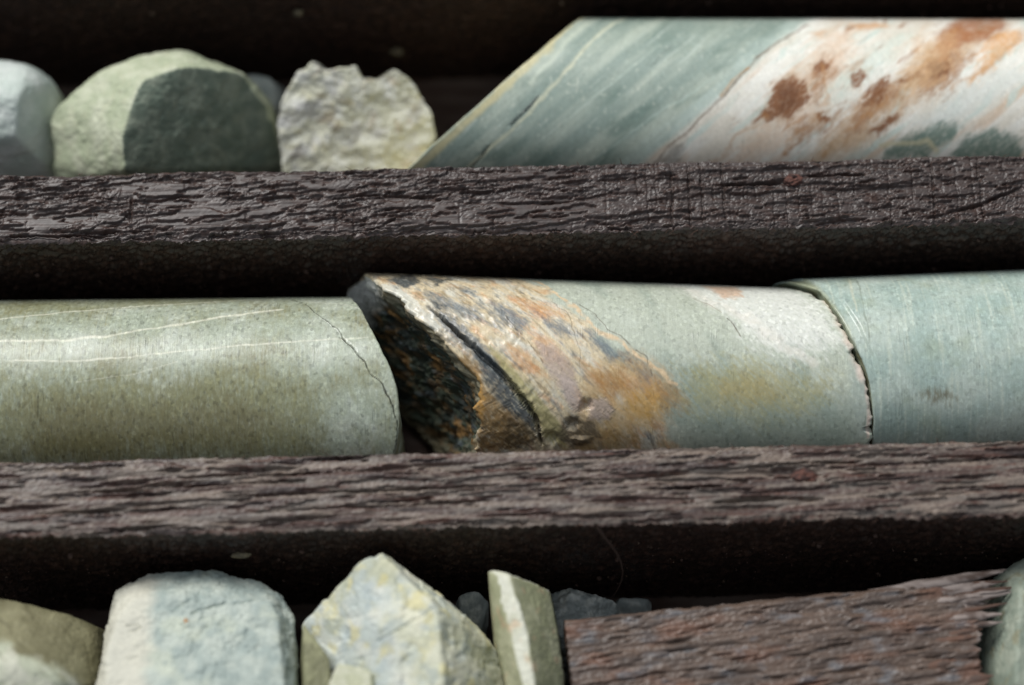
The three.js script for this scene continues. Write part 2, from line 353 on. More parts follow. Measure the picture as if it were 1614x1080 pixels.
// ------------------------------------------------------------------ drill core
// A core is painted in its own coordinates: x along it, theta round it in degrees (0 up, 90 towards the front).
class Skin {
  constructor(x0, x1, R, w, h, base) {
    Object.assign(this, { x0, x1, R, w, h });
    this.c = new Float32Array(w * h * 3); this.b = new Float32Array(w * h);
    for (let j = 0, k = 0; j < h; j++) {
      const th = (j / (h - 1) - 0.5) * 360, y = R * Math.cos(th / R2D), z = R * Math.sin(th / R2D);
      const under = th < -105 || th > 150; // coarser where the core lies on the floor
      for (let i = 0; i < w; i++, k++) {
        if (under && i % 4) { this.c.copyWithin(3 * k, 3 * k - 3, 3 * k); this.b[k] = this.b[k - 1]; continue; }
        const x = x0 + (x1 - x0) * i / (w - 1), v = base(x, y, z, th);
        this.c[3 * k] = v[0]; this.c[3 * k + 1] = v[1]; this.c[3 * k + 2] = v[2]; this.b[k] = v[3] ?? 0;
      }
    }
  }
  each(pts, reach, fn) { // fn(k, x, s, noise position) over the texels near the points; s is the arc length
    const R = this.R, arc = R / R2D, q = pts.map((p) => [p[0], p[1] * arc]);
    const lo = [Math.min(...q.map((p) => p[0])) - reach, Math.min(...q.map((p) => p[1])) - reach], hi = [Math.max(...q.map((p) => p[0])) + reach, Math.max(...q.map((p) => p[1])) + reach];
    const i0 = Math.max(0, Math.floor((lo[0] - this.x0) / (this.x1 - this.x0) * (this.w - 1))), i1 = Math.min(this.w - 1, Math.ceil((hi[0] - this.x0) / (this.x1 - this.x0) * (this.w - 1)));
    const j0 = Math.max(0, Math.floor((lo[1] / arc / 360 + 0.5) * (this.h - 1))), j1 = Math.min(this.h - 1, Math.ceil((hi[1] / arc / 360 + 0.5) * (this.h - 1)));
    for (let j = j0; j <= j1; j++) for (let i = i0; i <= i1; i++) fn(j * this.w + i, this.x0 + (this.x1 - this.x0) * i / (this.w - 1), (j / (this.h - 1) - 0.5) * 360 * arc, q);
  }
  along(x, s) { const [a, b] = this.dir ?? [0, 1]; return [x * a + s * b, x * b - s * a]; }
  put(k, c, a, dh = 0) {
    for (let n = 0; n < 3; n++) this.c[3 * k + n] += (c[n] - this.c[3 * k + n]) * a;
    this.b[k] += dh;
  }
  stroke(pts, width, c, a, { warp = 0.4, broken = 0, height = 0, key = pts[0][0] } = {}) {
    this.each(pts, width * 2 + warp * 2, (k, x, s, q) => {
      const u = x + warp * fbm(x / 5, s / 5, key, 3), v = s + warp * fbm(x / 5 + 50, s / 5, key, 3);
      let d = 1e9;
      for (let n = 0; n + 1 < q.length; n++) d = Math.min(d, segmentDistance(u, v, q[n], q[n + 1])[0]);
      const w = width * (1 + 0.5 * noise(x / 3, s / 3, key + 4));
      if (d > w * 1.6) return;
      const t = (1 - smooth(w * 0.2, w * 1.6, d)) * (1 - broken * smooth(-0.1, 0.4, fbm(x / 2.5, s / 2.5, key + 9, 3)));
      this.put(k, c, a * t, height * t);
    });
  }
  blob(pts, c, a, { soft = 2, warp = 1.5, grain = 0.35, scale = 4, height = 0, key = pts[0][0] + pts[0][1] } = {}) {
    this.each(pts, soft + warp * 2, (k, x, s, q) => {
      const [al, ac] = this.along(x, s), u = x + warp * fbm(al / scale / 2, ac / scale, key, 4, 0.6), v = s + warp * fbm(al / scale / 2 + 50, ac / scale, key, 4, 0.6);
      let inside = false, d = 1e9;
      for (let n = 0, m = q.length - 1; n < q.length; m = n++) {
        if ((q[n][1] > v) !== (q[m][1] > v) && u < (q[m][0] - q[n][0]) * (v - q[n][1]) / (q[m][1] - q[n][1]) + q[n][0]) inside = !inside;
        d = Math.min(d, segmentDistance(u, v, q[n], q[m])[0]);
      }
      if (!inside) d = -d;
      if (d < -soft) return;
      const g = fbm(al / 2.6, ac / 0.8, key + 3, 4, 0.7), t = smooth(-soft, soft, d + soft * grain * 1.4 * g) * (1 - 0.45 * grain * smooth(-0.1, 0.6, fbm(al / 1.6, ac / 0.5, key + 13, 3, 0.7)));
      if (t > 0) this.put(k, c, a * t, height * t);
    });
  }
  sample(x, th) {
    const i = clamp((x - this.x0) / (this.x1 - this.x0)) * (this.w - 1), j = clamp(th / 360 + 0.5) * (this.h - 1);
    return this.b[Math.round(j) * this.w + Math.round(i)];
  }
  grain(a, k0) { // crystal grain of the rock
    for (let j = 0, k = 0; j < this.h; j++) for (let i = 0; i < this.w; i++, k++) {
      const x = this.x0 + (this.x1 - this.x0) * i / (this.w - 1), s = (j / (this.h - 1) - 0.5) * 2 * Math.PI * this.R;
      const th = (j / (this.h - 1) - 0.5) * 360;
      if (th < -105 || th > 150) continue;
      const [, id] = cells(x / 0.62, s / 0.7, 40), id2 = 0.5 + 0.7 * noise(x / 0.9, s / 1, k0 + 60);
      const mark = smooth(0.34, 0.6, noise(x / 0.22, s / 4.5, k0 + 21) * (0.6 + 0.8 * noise(x / 9, s / 7, k0 + 23)));
      const n = 1.1 * (id - 0.5) + 0.7 * (id2 - 0.5) + 0.5 * noise(x / 0.3, s / 0.34, k0), f = (1 + a * (n + (id > 0.93 ? 0.7 : id < 0.06 ? -0.8 : 0))) * (1 - 1.6 * a * mark);
      this.c[3 * k] *= f; this.c[3 * k + 1] *= f; this.c[3 * k + 2] *= f * (1 + 0.3 * a * (id2 - 0.5));
      this.b[k] -= 0.03 * mark;
      this.b[k] += 0.005 * n;
    }
    return this;
  }
  material(extra) {
    const n = this.w * this.h, a = new Uint8Array(n * 4), f = new Float32Array(n * 4);
    let lo = 1e9, hi = -1e9;
    for (let k = 0; k < n; k++) { lo = Math.min(lo, this.b[k]); hi = Math.max(hi, this.b[k]); }
    for (let k = 0; k < n; k++) {
      for (let m = 0; m < 3; m++) { const v = clamp(this.c[3 * k + m]); a[4 * k + m] = 255 * (v <= 0.0031308 ? 12.92 * v : 1.055 * v ** (1 / 2.4) - 0.055) + 0.5; f[4 * k + m] = (this.b[k] - lo) / (hi - lo || 1); }
      a[4 * k + 3] = 255; f[4 * k + 3] = 1;
    }
    const map = new THREE.DataTexture(a, this.w, this.h); map.colorSpace = THREE.SRGBColorSpace;
    const bumpMap = new THREE.DataTexture(f, this.w, this.h, THREE.RGBAFormat, THREE.FloatType);
    for (const t of [map, bumpMap]) { t.magFilter = THREE.LinearFilter; t.minFilter = THREE.LinearFilter; t.needsUpdate = true; }
    return new THREE.MeshPhysicalMaterial({ map, bumpMap, bumpScale: (hi - lo) * MM, roughness: 0.34, ...extra });
  }
}
const brokenStone = new THREE.MeshPhysicalMaterial({ vertexColors: true, roughness: 0.68 });
// ends: (y, z, theta) -> x of the end surface; y, z from the axis
function core(name, { yl, zl, yr, zr, R, skin, left, right, carve, endColor, leftColor, rightColor, step = 0.42, grain = 0.13, material, bevel = 0.45 }) {
  const root = new THREE.Group();
  root.name = name;
  root.position.set(0, (yl + yr) / 2 * MM, (zl + zr) / 2 * MM);
  root.rotation.set(0, -Math.atan((zr - zl) / 200), Math.atan((yr - yl) / 200));
  scene.add(root);
  const nv = 361, ends = { left, right }, surface = (side, r, th) => ends[side](r * Math.cos(th), r * Math.sin(th));
  const ring = [...Array(nv).keys()].map((j) => (j / (nv - 1) - 0.5) * 2 * Math.PI);
  const xl = ring.map((t) => surface('left', R, t)), xr = ring.map((t) => surface('right', R, t));
  const nu = Math.round((Math.max(...xr) - Math.min(...xl)) / step), B = 4;
  const place = (i, j) => {
    const th = ring[j];
    let r = R, x;
    if (i < B || i > nu - 1 - B) {
      const left = i < B, a = (left ? i : nu - 1 - i) / B * Math.PI / 2; // 0 at the end face
      r = R - bevel + bevel * Math.sin(a);
      const e = left ? xl[j] : xr[j];
      x = e + (left ? 1 : -1) * bevel * (1 - Math.cos(a));
      if (a === 0) x = surface(left ? 'left' : 'right', r, th) * 0.5 + e * 0.5;
    } else x = xl[j] + bevel + (xr[j] - xl[j] - 2 * bevel) * (i - B) / (nu - 1 - 2 * B);
    const h = skin.sample(x, th * R2D) + (carve ? carve(x, th * R2D) : 0);
    return [x, (r + h) * Math.cos(th), (r + h) * Math.sin(th)];
  };
  const side = sheet(nu, nv, place, { uv: (i, j, p) => [(p[0] - skin.x0) / (skin.x1 - skin.x0), j / (nv - 1)] });
  mesh('drilled_surface', side, skin.grain(grain, R + yl).material(material), root);
  for (const which of ['left', 'right']) {
    const nr = 70, i = which === 'left' ? 0 : nu - 1;
    const rim = ring.map((_, j) => place(i, j));
    const at = (a, j) => {
      const f = 1 - a / (nr - 1), p = rim[j], y = p[1] * f, z = p[2] * f, k = smooth(0, 0.04, 1 - f);
      return [p[0] + (ends[which](y, z) - p[0]) * k, y, z];
    };
    const color = (which === 'left' ? leftColor : rightColor) ?? endColor;
    mesh('broken_end', sheet(nr, nv, at, { flip: which === 'right', color: (a, j, x, y, z) => color(x, y, z) }), brokenStone, root);
  }
  return root;
}
const rough = (y, z, k, a = 0.5) => a * (fbm(y / 6, z / 6, k, 4, 0.55) * 1.4 + 0.35 * fbm(y / 1.3, z / 1.3, k + 5, 3));
// fine rings left by the drill bit: short scratches that run round the core
const rings = (x, y, z, k, a) => a * (0.5 * noise(x / 0.16, y / 9, z / 9 + k) + 0.6 * noise(x / 0.42, y / 6, z / 6 + k + 3));
const speck = (x, y, z, f, k) => noise(x * f, y * f, z * f + k);

const grainy = (c, x, y, z, k = 1) => mul(c, 1 + 0.16 * speck(x, y, z, 1.9, k) + 0.12 * speck(x, y, z, 4.3, k));
// --- the olive core with thin white veins
const sage = col(162, 170, 152), olive = col(124, 122, 86), paleSage = col(184, 190, 176), umber = col(100, 90, 56);
{
  const skin = new Skin(-165, -12, 23.8, 1400, 640, (x, y, z, th) => {
    const scratch = rings(x, y, z, 2, 1);
    let c = mix(sage, paleSage, smooth(-0.2, 0.7, fbm(x / 9, y / 9, z / 9, 4)));
    const stain = fbm(x / 16, y / 12, z / 12 + 4, 4) + 0.5 * scratch + 0.35 * fbm(x / 1.4, y / 1.6, z / 1.6 + 7, 2);
    c = mix(c, olive, 0.7 * smooth(-0.6, 1.0, stain));
    c = mix(c, umber, 0.35 * smooth(0.25, 0.9, stain + 0.5 * noise(x / 0.5, y / 2.2, z / 2.2)));
    c = mix(c, paleSage, 0.5 * smooth(0.35, 0.75, speck(x, y, z, 1.6, 3)));
    c = mul(c, 1 + 0.22 * scratch + 0.2 * speck(x, y, z, 4, 9));
    return [...c, 0.009 * scratch + 0.008 * speck(x, y, z, 3, 1) + 0.02 * fbm(x / 6, y / 6, z / 6, 2)];
  });
  skin.blob([[-113.4, 13.8], [-105, 10.6], [-91, 10.9], [-77.1, 7.8], [-67.3, 6.3], [-57.5, 8.3], [-47.7, 15.4], [-43.6, 29], [-45.3, 50.4], [-72.2, 55.6], [-114.5, 58.5], [-122.3, 44.6]], olive, 0.85, { soft: 5, warp: 3.5, grain: 0.9 });
  skin.blob([[-107.8, 24.1], [-92.4, 21.1], [-74.3, 24.9], [-58.9, 20.2], [-53.4, 32.2], [-57.9, 46.3], [-86.2, 53.2], [-105.8, 52.6]], umber, 0.5, { soft: 4, warp: 4, grain: 1 });
  skin.blob([[-116.2, -48.4], [-99.5, -56], [-82.4, -62.8], [-64.9, -61.7], [-61.5, -48.8], [-81.3, -42], [-101.2, -38.2], [-115.2, -33.9]], olive, 0.55, { soft: 1.5, warp: 1.5, grain: 0.9 });
  const vein = col(222, 220, 200);
  skin.stroke([[-131.7, -25.7], [-115, -30.1], [-94.1, -39.3], [-73, -47.3], [-53.1, -55.9]], 0.24, vein, 0.6, { warp: 0.4, broken: 0.35 });
  skin.stroke([[-125.4, -14.1], [-114.1, -13.3], [-100, -12.9], [-90.2, -15.7], [-72.1, -25.7], [-58.1, -34], [-51.8, -37.9]], 0.32, vein, 0.7, { warp: 0.45, broken: 0.3 });
  skin.stroke([[-111.6, -1], [-96.8, -0.2], [-78.6, -3.9], [-64.6, -7.8], [-43.5, -11.7], [-32.2, -13.1]], 0.2, vein, 0.65, { warp: 0.35, broken: 0.5 });
  skin.stroke([[-96.6, 11.8], [-84.1, 7.6], [-74.3, 0.7]], 0.12, vein, 0.4, { warp: 0.3, broken: 0.7 });
  skin.stroke([[-47, -47.7], [-38.3, -42.9], [-32.4, -34.8]], 0.15, vein, 0.5, { warp: 0.3, broken: 0.5 });
  skin.stroke([[-50.9, -55.6], [-44.6, -34], [-39.4, -18.6], [-33.6, -0.1], [-29.4, 14.1], [-26.7, 26], [-25.8, 39.8], [-26.1, 54.9]], 0.12, col(48, 44, 32), 0.85, { warp: 0.7, broken: 0.55, height: -0.3 });
  tag(core('drill_core', {
    yl: 23.8, zl: 1.49, yr: 23.8, zr: 3.93, R: 23.8, skin, grain: 0.2,
    left: (y, z) => -158 + 0.2 * z + rough(y, z, 3),
    right: (y, z) => -28.2 + 0.42 * z - 0.022 * Math.max(0, z - 2) ** 2 + rough(y, z, 8, 0.3),
    endColor: (x, y, z) => mix(sage, olive, smooth(-0.4, 0.5, fbm(x / 5, y / 5, z / 5, 4))),
  }), 'olive green drill core with thin white veins and a hairline crack near its end', 'drill core');
}
// --- the banded core with the dark broken face
const mint = col(178, 184, 168), white = col(226, 226, 218), cream = col(206, 190, 158), slate = col(98, 107, 114), navy = col(56, 66, 72), ochre = col(176, 132, 64), rustOrange = col(196, 138, 84), pinkGrey = col(176, 158, 146), darkGreen = col(70, 80, 66), teal = col(144, 156, 144);
{
  const foliation = (x, y, z) => x - 0.6 * z + 0.25 * y; // bands lie along the slanted break
  const skin = new Skin(-42, 84, 23.6, 1250, 800, (x, y, z) => {
    const scratch = rings(x, y, z, 12, 1);
    let c = mix(mint, teal, smooth(-0.2, 0.7, fbm(foliation(x, y, z) / 9, y / 22, z / 22, 4)));
    c = mix(c, paleSage, 0.6 * smooth(0, 0.6, fbm(x / 7, y / 7, z / 7 + 8, 4)));
    const f = foliation(x, y, z), e = x - 0.9 * z, w = (a, b, k) => fbm(e / a, (y + z) / b, (y - z) / b + k, 4, 0.62);
    let m = mix(cream, col(204, 200, 184), smooth(-0.2, 0.5, w(3, 9, 3)));
    m = mix(m, rustOrange, 0.5 * smooth(0, 0.6, w(3, 6, 13)));
    m = mix(m, col(150, 130, 96), 0.7 * smooth(0.05, 0.6, w(1.8, 7, 23)));
    m = mix(m, slate, 0.6 * smooth(0.18, 0.6, w(2.6, 8, 33)));
    m = mix(m, navy, 0.5 * smooth(0.42, 0.7, w(1.6, 4, 43)));
    c = mix(c, m, smooth(1.5, -1.5, e - 19 + 4 * fbm(y / 7, z / 7, 6, 4)));
    c = mul(c, 1 + 0.12 * scratch + 0.12 * speck(x, y, z, 3.5, 9));
    return [...c, 0.008 * scratch + 0.007 * speck(x, y, z, 3, 1)];
  });
  skin.dir = [0.7, 0.7];
  // crushed band between the break and the pale half
  for (const p of [[[-0.9, -28.4], [6.1, -23.9], [10.3, -14.8], [6, -12.1], [1.1, -18.3]], [[3.1, -5.7], [8.6, 1.4], [11.3, 11.9], [7.1, 12.2], [4.4, 3.6]], [[24.6, 15.9], [32.3, 20.4], [35, 27], [29.4, 30.9], [25.2, 24.4]], [[-2.6, 4.3], [2.9, 9.1], [5.6, 19.2], [1.5, 16.2]]]) skin.blob(p, rustOrange, 0.55, { soft: 1.2, warp: 1.5, grain: 1 });
  // slate lenses
  for (const p of [[[-22.3, -34.6], [-15.2, -26.4], [-8.8, -17.2], [-5.3, -8.9], [-9.6, -10.5], [-16.6, -18.6]], [[-19.7, -18.3], [-15.2, -15.5], [-8.9, -0.7], [-2.7, 14.8], [-0.7, 23.1], [-5.6, 18.5], [-12.5, 5.1], [-17.3, -5.7]], [[-5.9, -25], [-1, -20.5], [2.4, -11.8], [0.9, -3.5], [-2.5, -9.2], [-5.3, -16.6]], [[6, -15.2], [10.2, -10.4], [13.6, -2.8], [10.1, -2.5], [7.3, -8.1]], [[23.3, 5.6], [28.2, 10.4], [31.6, 18.8], [28.7, 20.7], [25.3, 14.2]], [[15.1, -6.9], [21.3, 2.1], [25.4, 10.7], [21.1, 11], [17, 2.5]], [[-13, -37.7], [-9.5, -35.4], [-8.8, -30.3], [-12, -31.6]]])
    skin.blob(p, slate, 0.82, { soft: 1.2, warp: 1.2, grain: 0.9, scale: 2.5 });
  for (const p of [[[-10.4, 3.1], [-5.5, 11.6], [0.6, 28.1], [5.5, 41.7], [4.7, 51.1], [-1.6, 40.5], [-7, 23.7]], [[-29.6, -45.8], [-24, -64.4], [-21.7, -42.7], [-25.2, -34.1]], [[-21.7, -52.2], [-15.2, -50], [-18.1, -39.1]], [[-19.7, -25.8], [-16.6, -21], [-15.2, -16.4], [-18, -17]]]) skin.blob(p, navy, 0.9, { soft: 0.7, warp: 0.9, grain: 1, scale: 2.5 });
  skin.blob([[-33.2, -44.8], [-28, -35.7], [-20.8, -18.1], [-16.6, -5.7], [-18, -3.7], [-23.7, -15.5], [-30.8, -28.8]], col(204, 204, 192), 0.8, { soft: 0.6, warp: 0.8, grain: 1, scale: 2 });
  // golden and brown crumbling edge
  skin.blob([[-13.2, 12.2], [-9.7, 10.2], [-7, 23.7], [-2.9, 37], [2.6, 47.4], [5.4, 59.2], [-7.4, 67.5], [-9.3, 41.1]], col(132, 104, 62), 0.9, { soft: 1, warp: 1.2, grain: 1 });
  skin.blob([[-11.4, 15.5], [-8.4, 20.4], [-6.4, 33.9], [-6.9, 44.6], [-9.2, 37.6]], ochre, 0.8, { soft: 0.8, warp: 1.2, grain: 1 });
  skin.blob([[-1.6, 44.1], [2.6, 48.2], [5.4, 55], [4, 63.8], [-1.7, 62.1]], col(58, 56, 46), 0.6, { soft: 1, warp: 1.2, grain: 1 });
  // olive strip beside the open crack, pink grey quartz, ochre stain
  skin.blob([[-6.2, 4.6], [-1.3, 13], [5.5, 31.1], [11.8, 50.4], [11.8, 60.7], [7.5, 59], [4.1, 40], [-1.4, 23.2]], col(164, 156, 108), 0.85, { soft: 1, warp: 1, grain: 0.7 });
  skin.blob([[4.4, 1.8], [8.6, 3.3], [12.7, 15.2], [16, 35.4], [14.6, 40.9], [10.5, 27.3], [7.1, 15.7]], pinkGrey, 0.85, { soft: 0.8, warp: 0.9, grain: 0.7, height: 0.2 });
  skin.blob([[9.8, 18.9], [13.3, 22], [15.6, 35.5], [13.2, 39.2], [11.1, 30.7]], col(186, 170, 160), 0.8, { soft: 0.6, warp: 0.7, height: 0.25 });
  skin.blob([[16.9, 11.4], [26.8, 7], [35.1, 16.8], [37.1, 30.2], [32.2, 44.8], [23.8, 57.3], [12.5, 63.8], [13.2, 39.2]], ochre, 0.4, { soft: 2.2, warp: 3.2, grain: 1, scale: 5 });
  for (const [p, c, a] of [[[[19, 14.7], [26.7, 12.3], [28, 20.8], [21, 21.3]], col(196, 168, 120), 0.5], [[[20.9, 35], [27.9, 34.4], [26.5, 49], [19.5, 53.6]], col(190, 160, 108), 0.5], [[[30.9, 20.5], [37.1, 23.4], [38.5, 37], [33.6, 41]], col(150, 116, 66), 0.5], [[[13.2, 54.2], [20.9, 49.6], [28, 52.8], [25.2, 63.8], [12.5, 65.2]], col(146, 118, 70), 0.6]]) skin.blob(p, c, a, { soft: 1.6, warp: 2.4, grain: 1, scale: 3 });
  skin.blob([[17.5, 18.2], [23.2, 14.3], [25.2, 24.4], [21.6, 31.5], [18.2, 26.7]], col(150, 100, 28), 0.6, { soft: 1.5, warp: 1.5, grain: 1 });
  skin.blob([[25.2, 27.8], [30.8, 23.9], [33.6, 34], [27.9, 45.1], [24.4, 38.2]], col(186, 142, 60), 0.6, { soft: 1.5, warp: 1.5, grain: 1 });
  skin.blob([[16, 32.7], [20.2, 30.9], [22, 36.7], [20.9, 42.8], [16.7, 42.5]], pinkGrey, 0.85, { soft: 0.6, warp: 0.6, grain: 0.5, height: 0.3 });
  skin.blob([[11.8, 42.9], [18.1, 44.2], [19.5, 53.6], [13.9, 60.5], [9.6, 56.6]], col(92, 84, 70), 0.8, { soft: 0.8, warp: 1, grain: 1 });
  skin.stroke([[3.6, -52.4], [10.5, -30.1], [17.2, -9.1], [25.5, 3.6], [33, 16.9], [36.4, 23.5]], 0.5, col(220, 190, 150), 0.75, { warp: 1.2, broken: 0.7 });
  skin.stroke([[14, -24.9], [20.1, -9.4], [28.2, 6.9], [30.9, 17.1]], 0.14, col(90, 80, 66), 0.6, { warp: 0.9, broken: 0.9, height: -0.05 });
  skin.stroke([[-2.5, -13.4], [3, 1.9], [5.7, 12.4]], 0.13, col(90, 76, 62), 0.6, { warp: 0.9, broken: 0.8, height: -0.08 });
  skin.stroke([[7.6, -29.7], [11.7, -14.9], [13.6, 1], [14, 21.9]], 0.13, col(100, 86, 68), 0.5, { warp: 1, broken: 0.9 });
  // pale right half: white vein, olive film, grey green end
  skin.blob([[34.3, -61.4], [46.1, -64.4], [57.8, -64.4], [64.5, -51.9], [70.4, -26.9], [72.2, -4.5], [62.1, 3.9], [53.8, -2.7], [46, -23.7]], white, 0.75, { soft: 3.5, warp: 2.5, grain: 0.8 });
  skin.stroke([[36.9, -50.9], [43.4, -32], [51.5, -19.4], [59.4, -1.4], [66.2, 7.2]], 1.5, col(226, 220, 208), 0.5, { warp: 1.6, broken: 0.6 });
  skin.blob([[42.2, -57.2], [50.2, -57], [51.5, -38.2], [46.4, -35.8]], rustOrange, 0.55, { soft: 1, warp: 1.4, grain: 1 });
  skin.stroke([[47.2, -18], [48.5, -14.5], [49.9, -6.3]], 0.14, col(80, 66, 50), 0.8, { broken: 0.4, height: -0.06 });
  skin.stroke([[39.9, -34.7], [43.3, -28.9], [45.9, -22.7]], 0.1, col(120, 92, 66), 0.5, { broken: 0.5 });
  skin.blob([[38, 13.1], [49.3, 8.6], [60.4, 14.6], [70.2, 17.3], [67.3, 34.6], [54.7, 41], [39.2, 37]], col(158, 150, 98), 0.62, { soft: 4, warp: 3, grain: 1 });
  skin.blob([[46.3, 19.2], [54.8, 15.1], [58.9, 25], [51.8, 32.4], [46.2, 29.5]], col(168, 146, 84), 0.4, { soft: 2.5, warp: 2.5, grain: 1 });
  skin.blob([[39.2, 33.5], [54.7, 35.7], [68.7, 31], [77.3, 16.7], [80.5, 60.1], [38.1, 69.6]], teal, 0.55, { soft: 4, warp: 2.5, grain: 0.8 });
  skin.blob([[73.6, -2.7], [76.2, 2.7], [78.4, 16.6], [79, 48.1], [75.9, 48.3], [74.5, 16.9]], col(160, 172, 164), 0.5, { soft: 1.5, warp: 1 });
  for (const [p, w] of [[[[66.3, -52.6], [69.9, -40.2], [72.8, -23.5], [74.4, -12]], 1.5], [[[74.8, -4.7], [76.5, 2.7], [77.6, 13.2]], 1.7], [[[78, 18.3], [78.7, 30.2], [79, 48.1]], 0.5]]) skin.stroke(p, w, col(216, 198, 184), 0.9, { warp: 0.6, broken: 0.3, height: 0.06 });
  const crack = [[-19.7, -19.2], [-15.2, -7.9], [-9.7, 4.9], [-2.8, 19.9], [1.6, 32.2], [5.2, 44.2], [6.5, 59.1]];
  skin.stroke(crack, 0.42, col(30, 30, 26), 0.55, { warp: 0.35 });
  const arc = 23.6 / R2D, openCrack = crack.map((p) => [p[0], p[1] * arc]);
  const chips = [[8.5, 54.7], [13.2, 45.7], [16, 35.4]].map((p) => [p[0], p[1] * arc]);
  const lumps = [[14.2, 40.9], [18.8, 35.2], [15.3, 52], [5.4, 45.3], [17.4, 44.2]].map((p) => [p[0], p[1] * arc]);
  tag(core('drill_core_001', {
    yl: 28.5, zl: -5.75, yr: 22.5, zr: 3.71, R: 23.6, skin, bevel: 0.8, step: 0.34,
    left: (y, z) => -17 + 0.96 * z - 0.04 * Math.max(0, z - 4) ** 2 + 0.03 * Math.max(0, z - 16) ** 2 + 0.024 * Math.max(0, -z - 11) ** 2 - 0.32 * Math.max(0, 6 - y) + 0.9 * terrace(fbm(y / 5, z / 4, 61, 4), 2.5, 0.12) + rough(y, z, 23, 1.1) + 0.7 * terrace(fbm(y / 2, z / 2, 4, 3), 2, 0.2),
    right: (y, z) => 75.4 + 0.36 * z - 0.012 * Math.max(0, z - 4) ** 2 - 0.9 * Math.max(0, -z - 15) + rough(y, z, 28, 0.5) + 0.9 * fbm(y / 1.7, z / 1.7, 71, 3) - 1.6 * smooth(0.25, 0.5, fbm(y / 5, z / 5, 77, 2)),
    carve: (x, th) => {
      const s = th * arc;
      let h = 0, d = 1e9, t = 0;
      const u = x + 0.3 * noise(x / 2, s / 2, 3), v = s + 0.3 * noise(x / 2, s / 2, 30);
      for (let n = 0; n + 1 < openCrack.length; n++) { const [e, f] = segmentDistance(u, v, openCrack[n], openCrack[n + 1]); if (e < d) { d = e; t = (n + f) / (openCrack.length - 1); } }
      const w = 0.16 + 0.5 * Math.sin(Math.PI * clamp(t * 0.9 + 0.05));
      h -= 2.2 * smooth(0, 0.15, t) * (1 - smooth(w * 0.5, w * 1.25, d));
      // crumbly crushed rock near the break, smooth drilled rock beyond
      const f = x - 0.55 * 23.6 * Math.sin(th / R2D), crushed = 1 - smooth(-4, 4, f - 2);
      h += crushed * (0.24 * fbm(x / 1.4, s / 1.4, 6, 3) - 0.12 * smooth(0.1, 0.4, fbm(x / 3, s / 3, 16, 3)));
      if (s > 22) for (const p of lumps) h += 0.9 * (1 - smooth(0.5, 3.2, Math.hypot(x - p[0], s - p[1]) + 0.7 * noise(x / 1.1, s / 1.1, p[0])));
      for (const p of chips) h -= 1.3 * (1 - smooth(0.4, 2, Math.hypot(x - p[0], s - p[1]) + 0.6 * noise(x, s, p[0])));
      return h;
    },
    leftColor: (x, y, z) => {
      const r = Math.hypot(y, z), edge = smooth(16, 23, r + 3 * fbm(y / 4, z / 4, 3, 3));
      let c = mix(darkGreen, col(48, 56, 52), smooth(-0.4, 0.4, fbm(x / 5, y / 6, z / 6, 3)));
      c = mix(c, slate, 0.7 * smooth(0.2, 0.6, fbm(y / 6, (z - 0.5 * y) / 3, 5, 4)));
      c = mix(c, col(140, 106, 60), 0.85 * smooth(0, 0.4, fbm(y / 6, (z - 0.3 * y) / 5, 15, 5, 0.6)));
      c = mix(c, col(96, 80, 58), 0.7 * smooth(0, 0.4, fbm(y / 3, z / 3, 19, 4)));
      c = mix(c, mix(col(128, 118, 92), col(176, 168, 142), smooth(-0.2, 0.4, fbm(x / 2, y / 2, z / 2 + 25, 4))), 0.85 * edge);
      c = mix(c, col(224, 224, 216), smooth(-13, -17, z + 2 * fbm(y / 4, z / 4, 8, 3)));
      return grainy(c, x, y, z);
    },
    rightColor: (x, y, z) => mix(col(214, 200, 186), mint, smooth(-0.2, 0.4, fbm(x / 3, y / 4, z / 4, 3))),
  }), 'banded drill core piece with a dark slanted broken face and ochre stains', 'drill core');
}
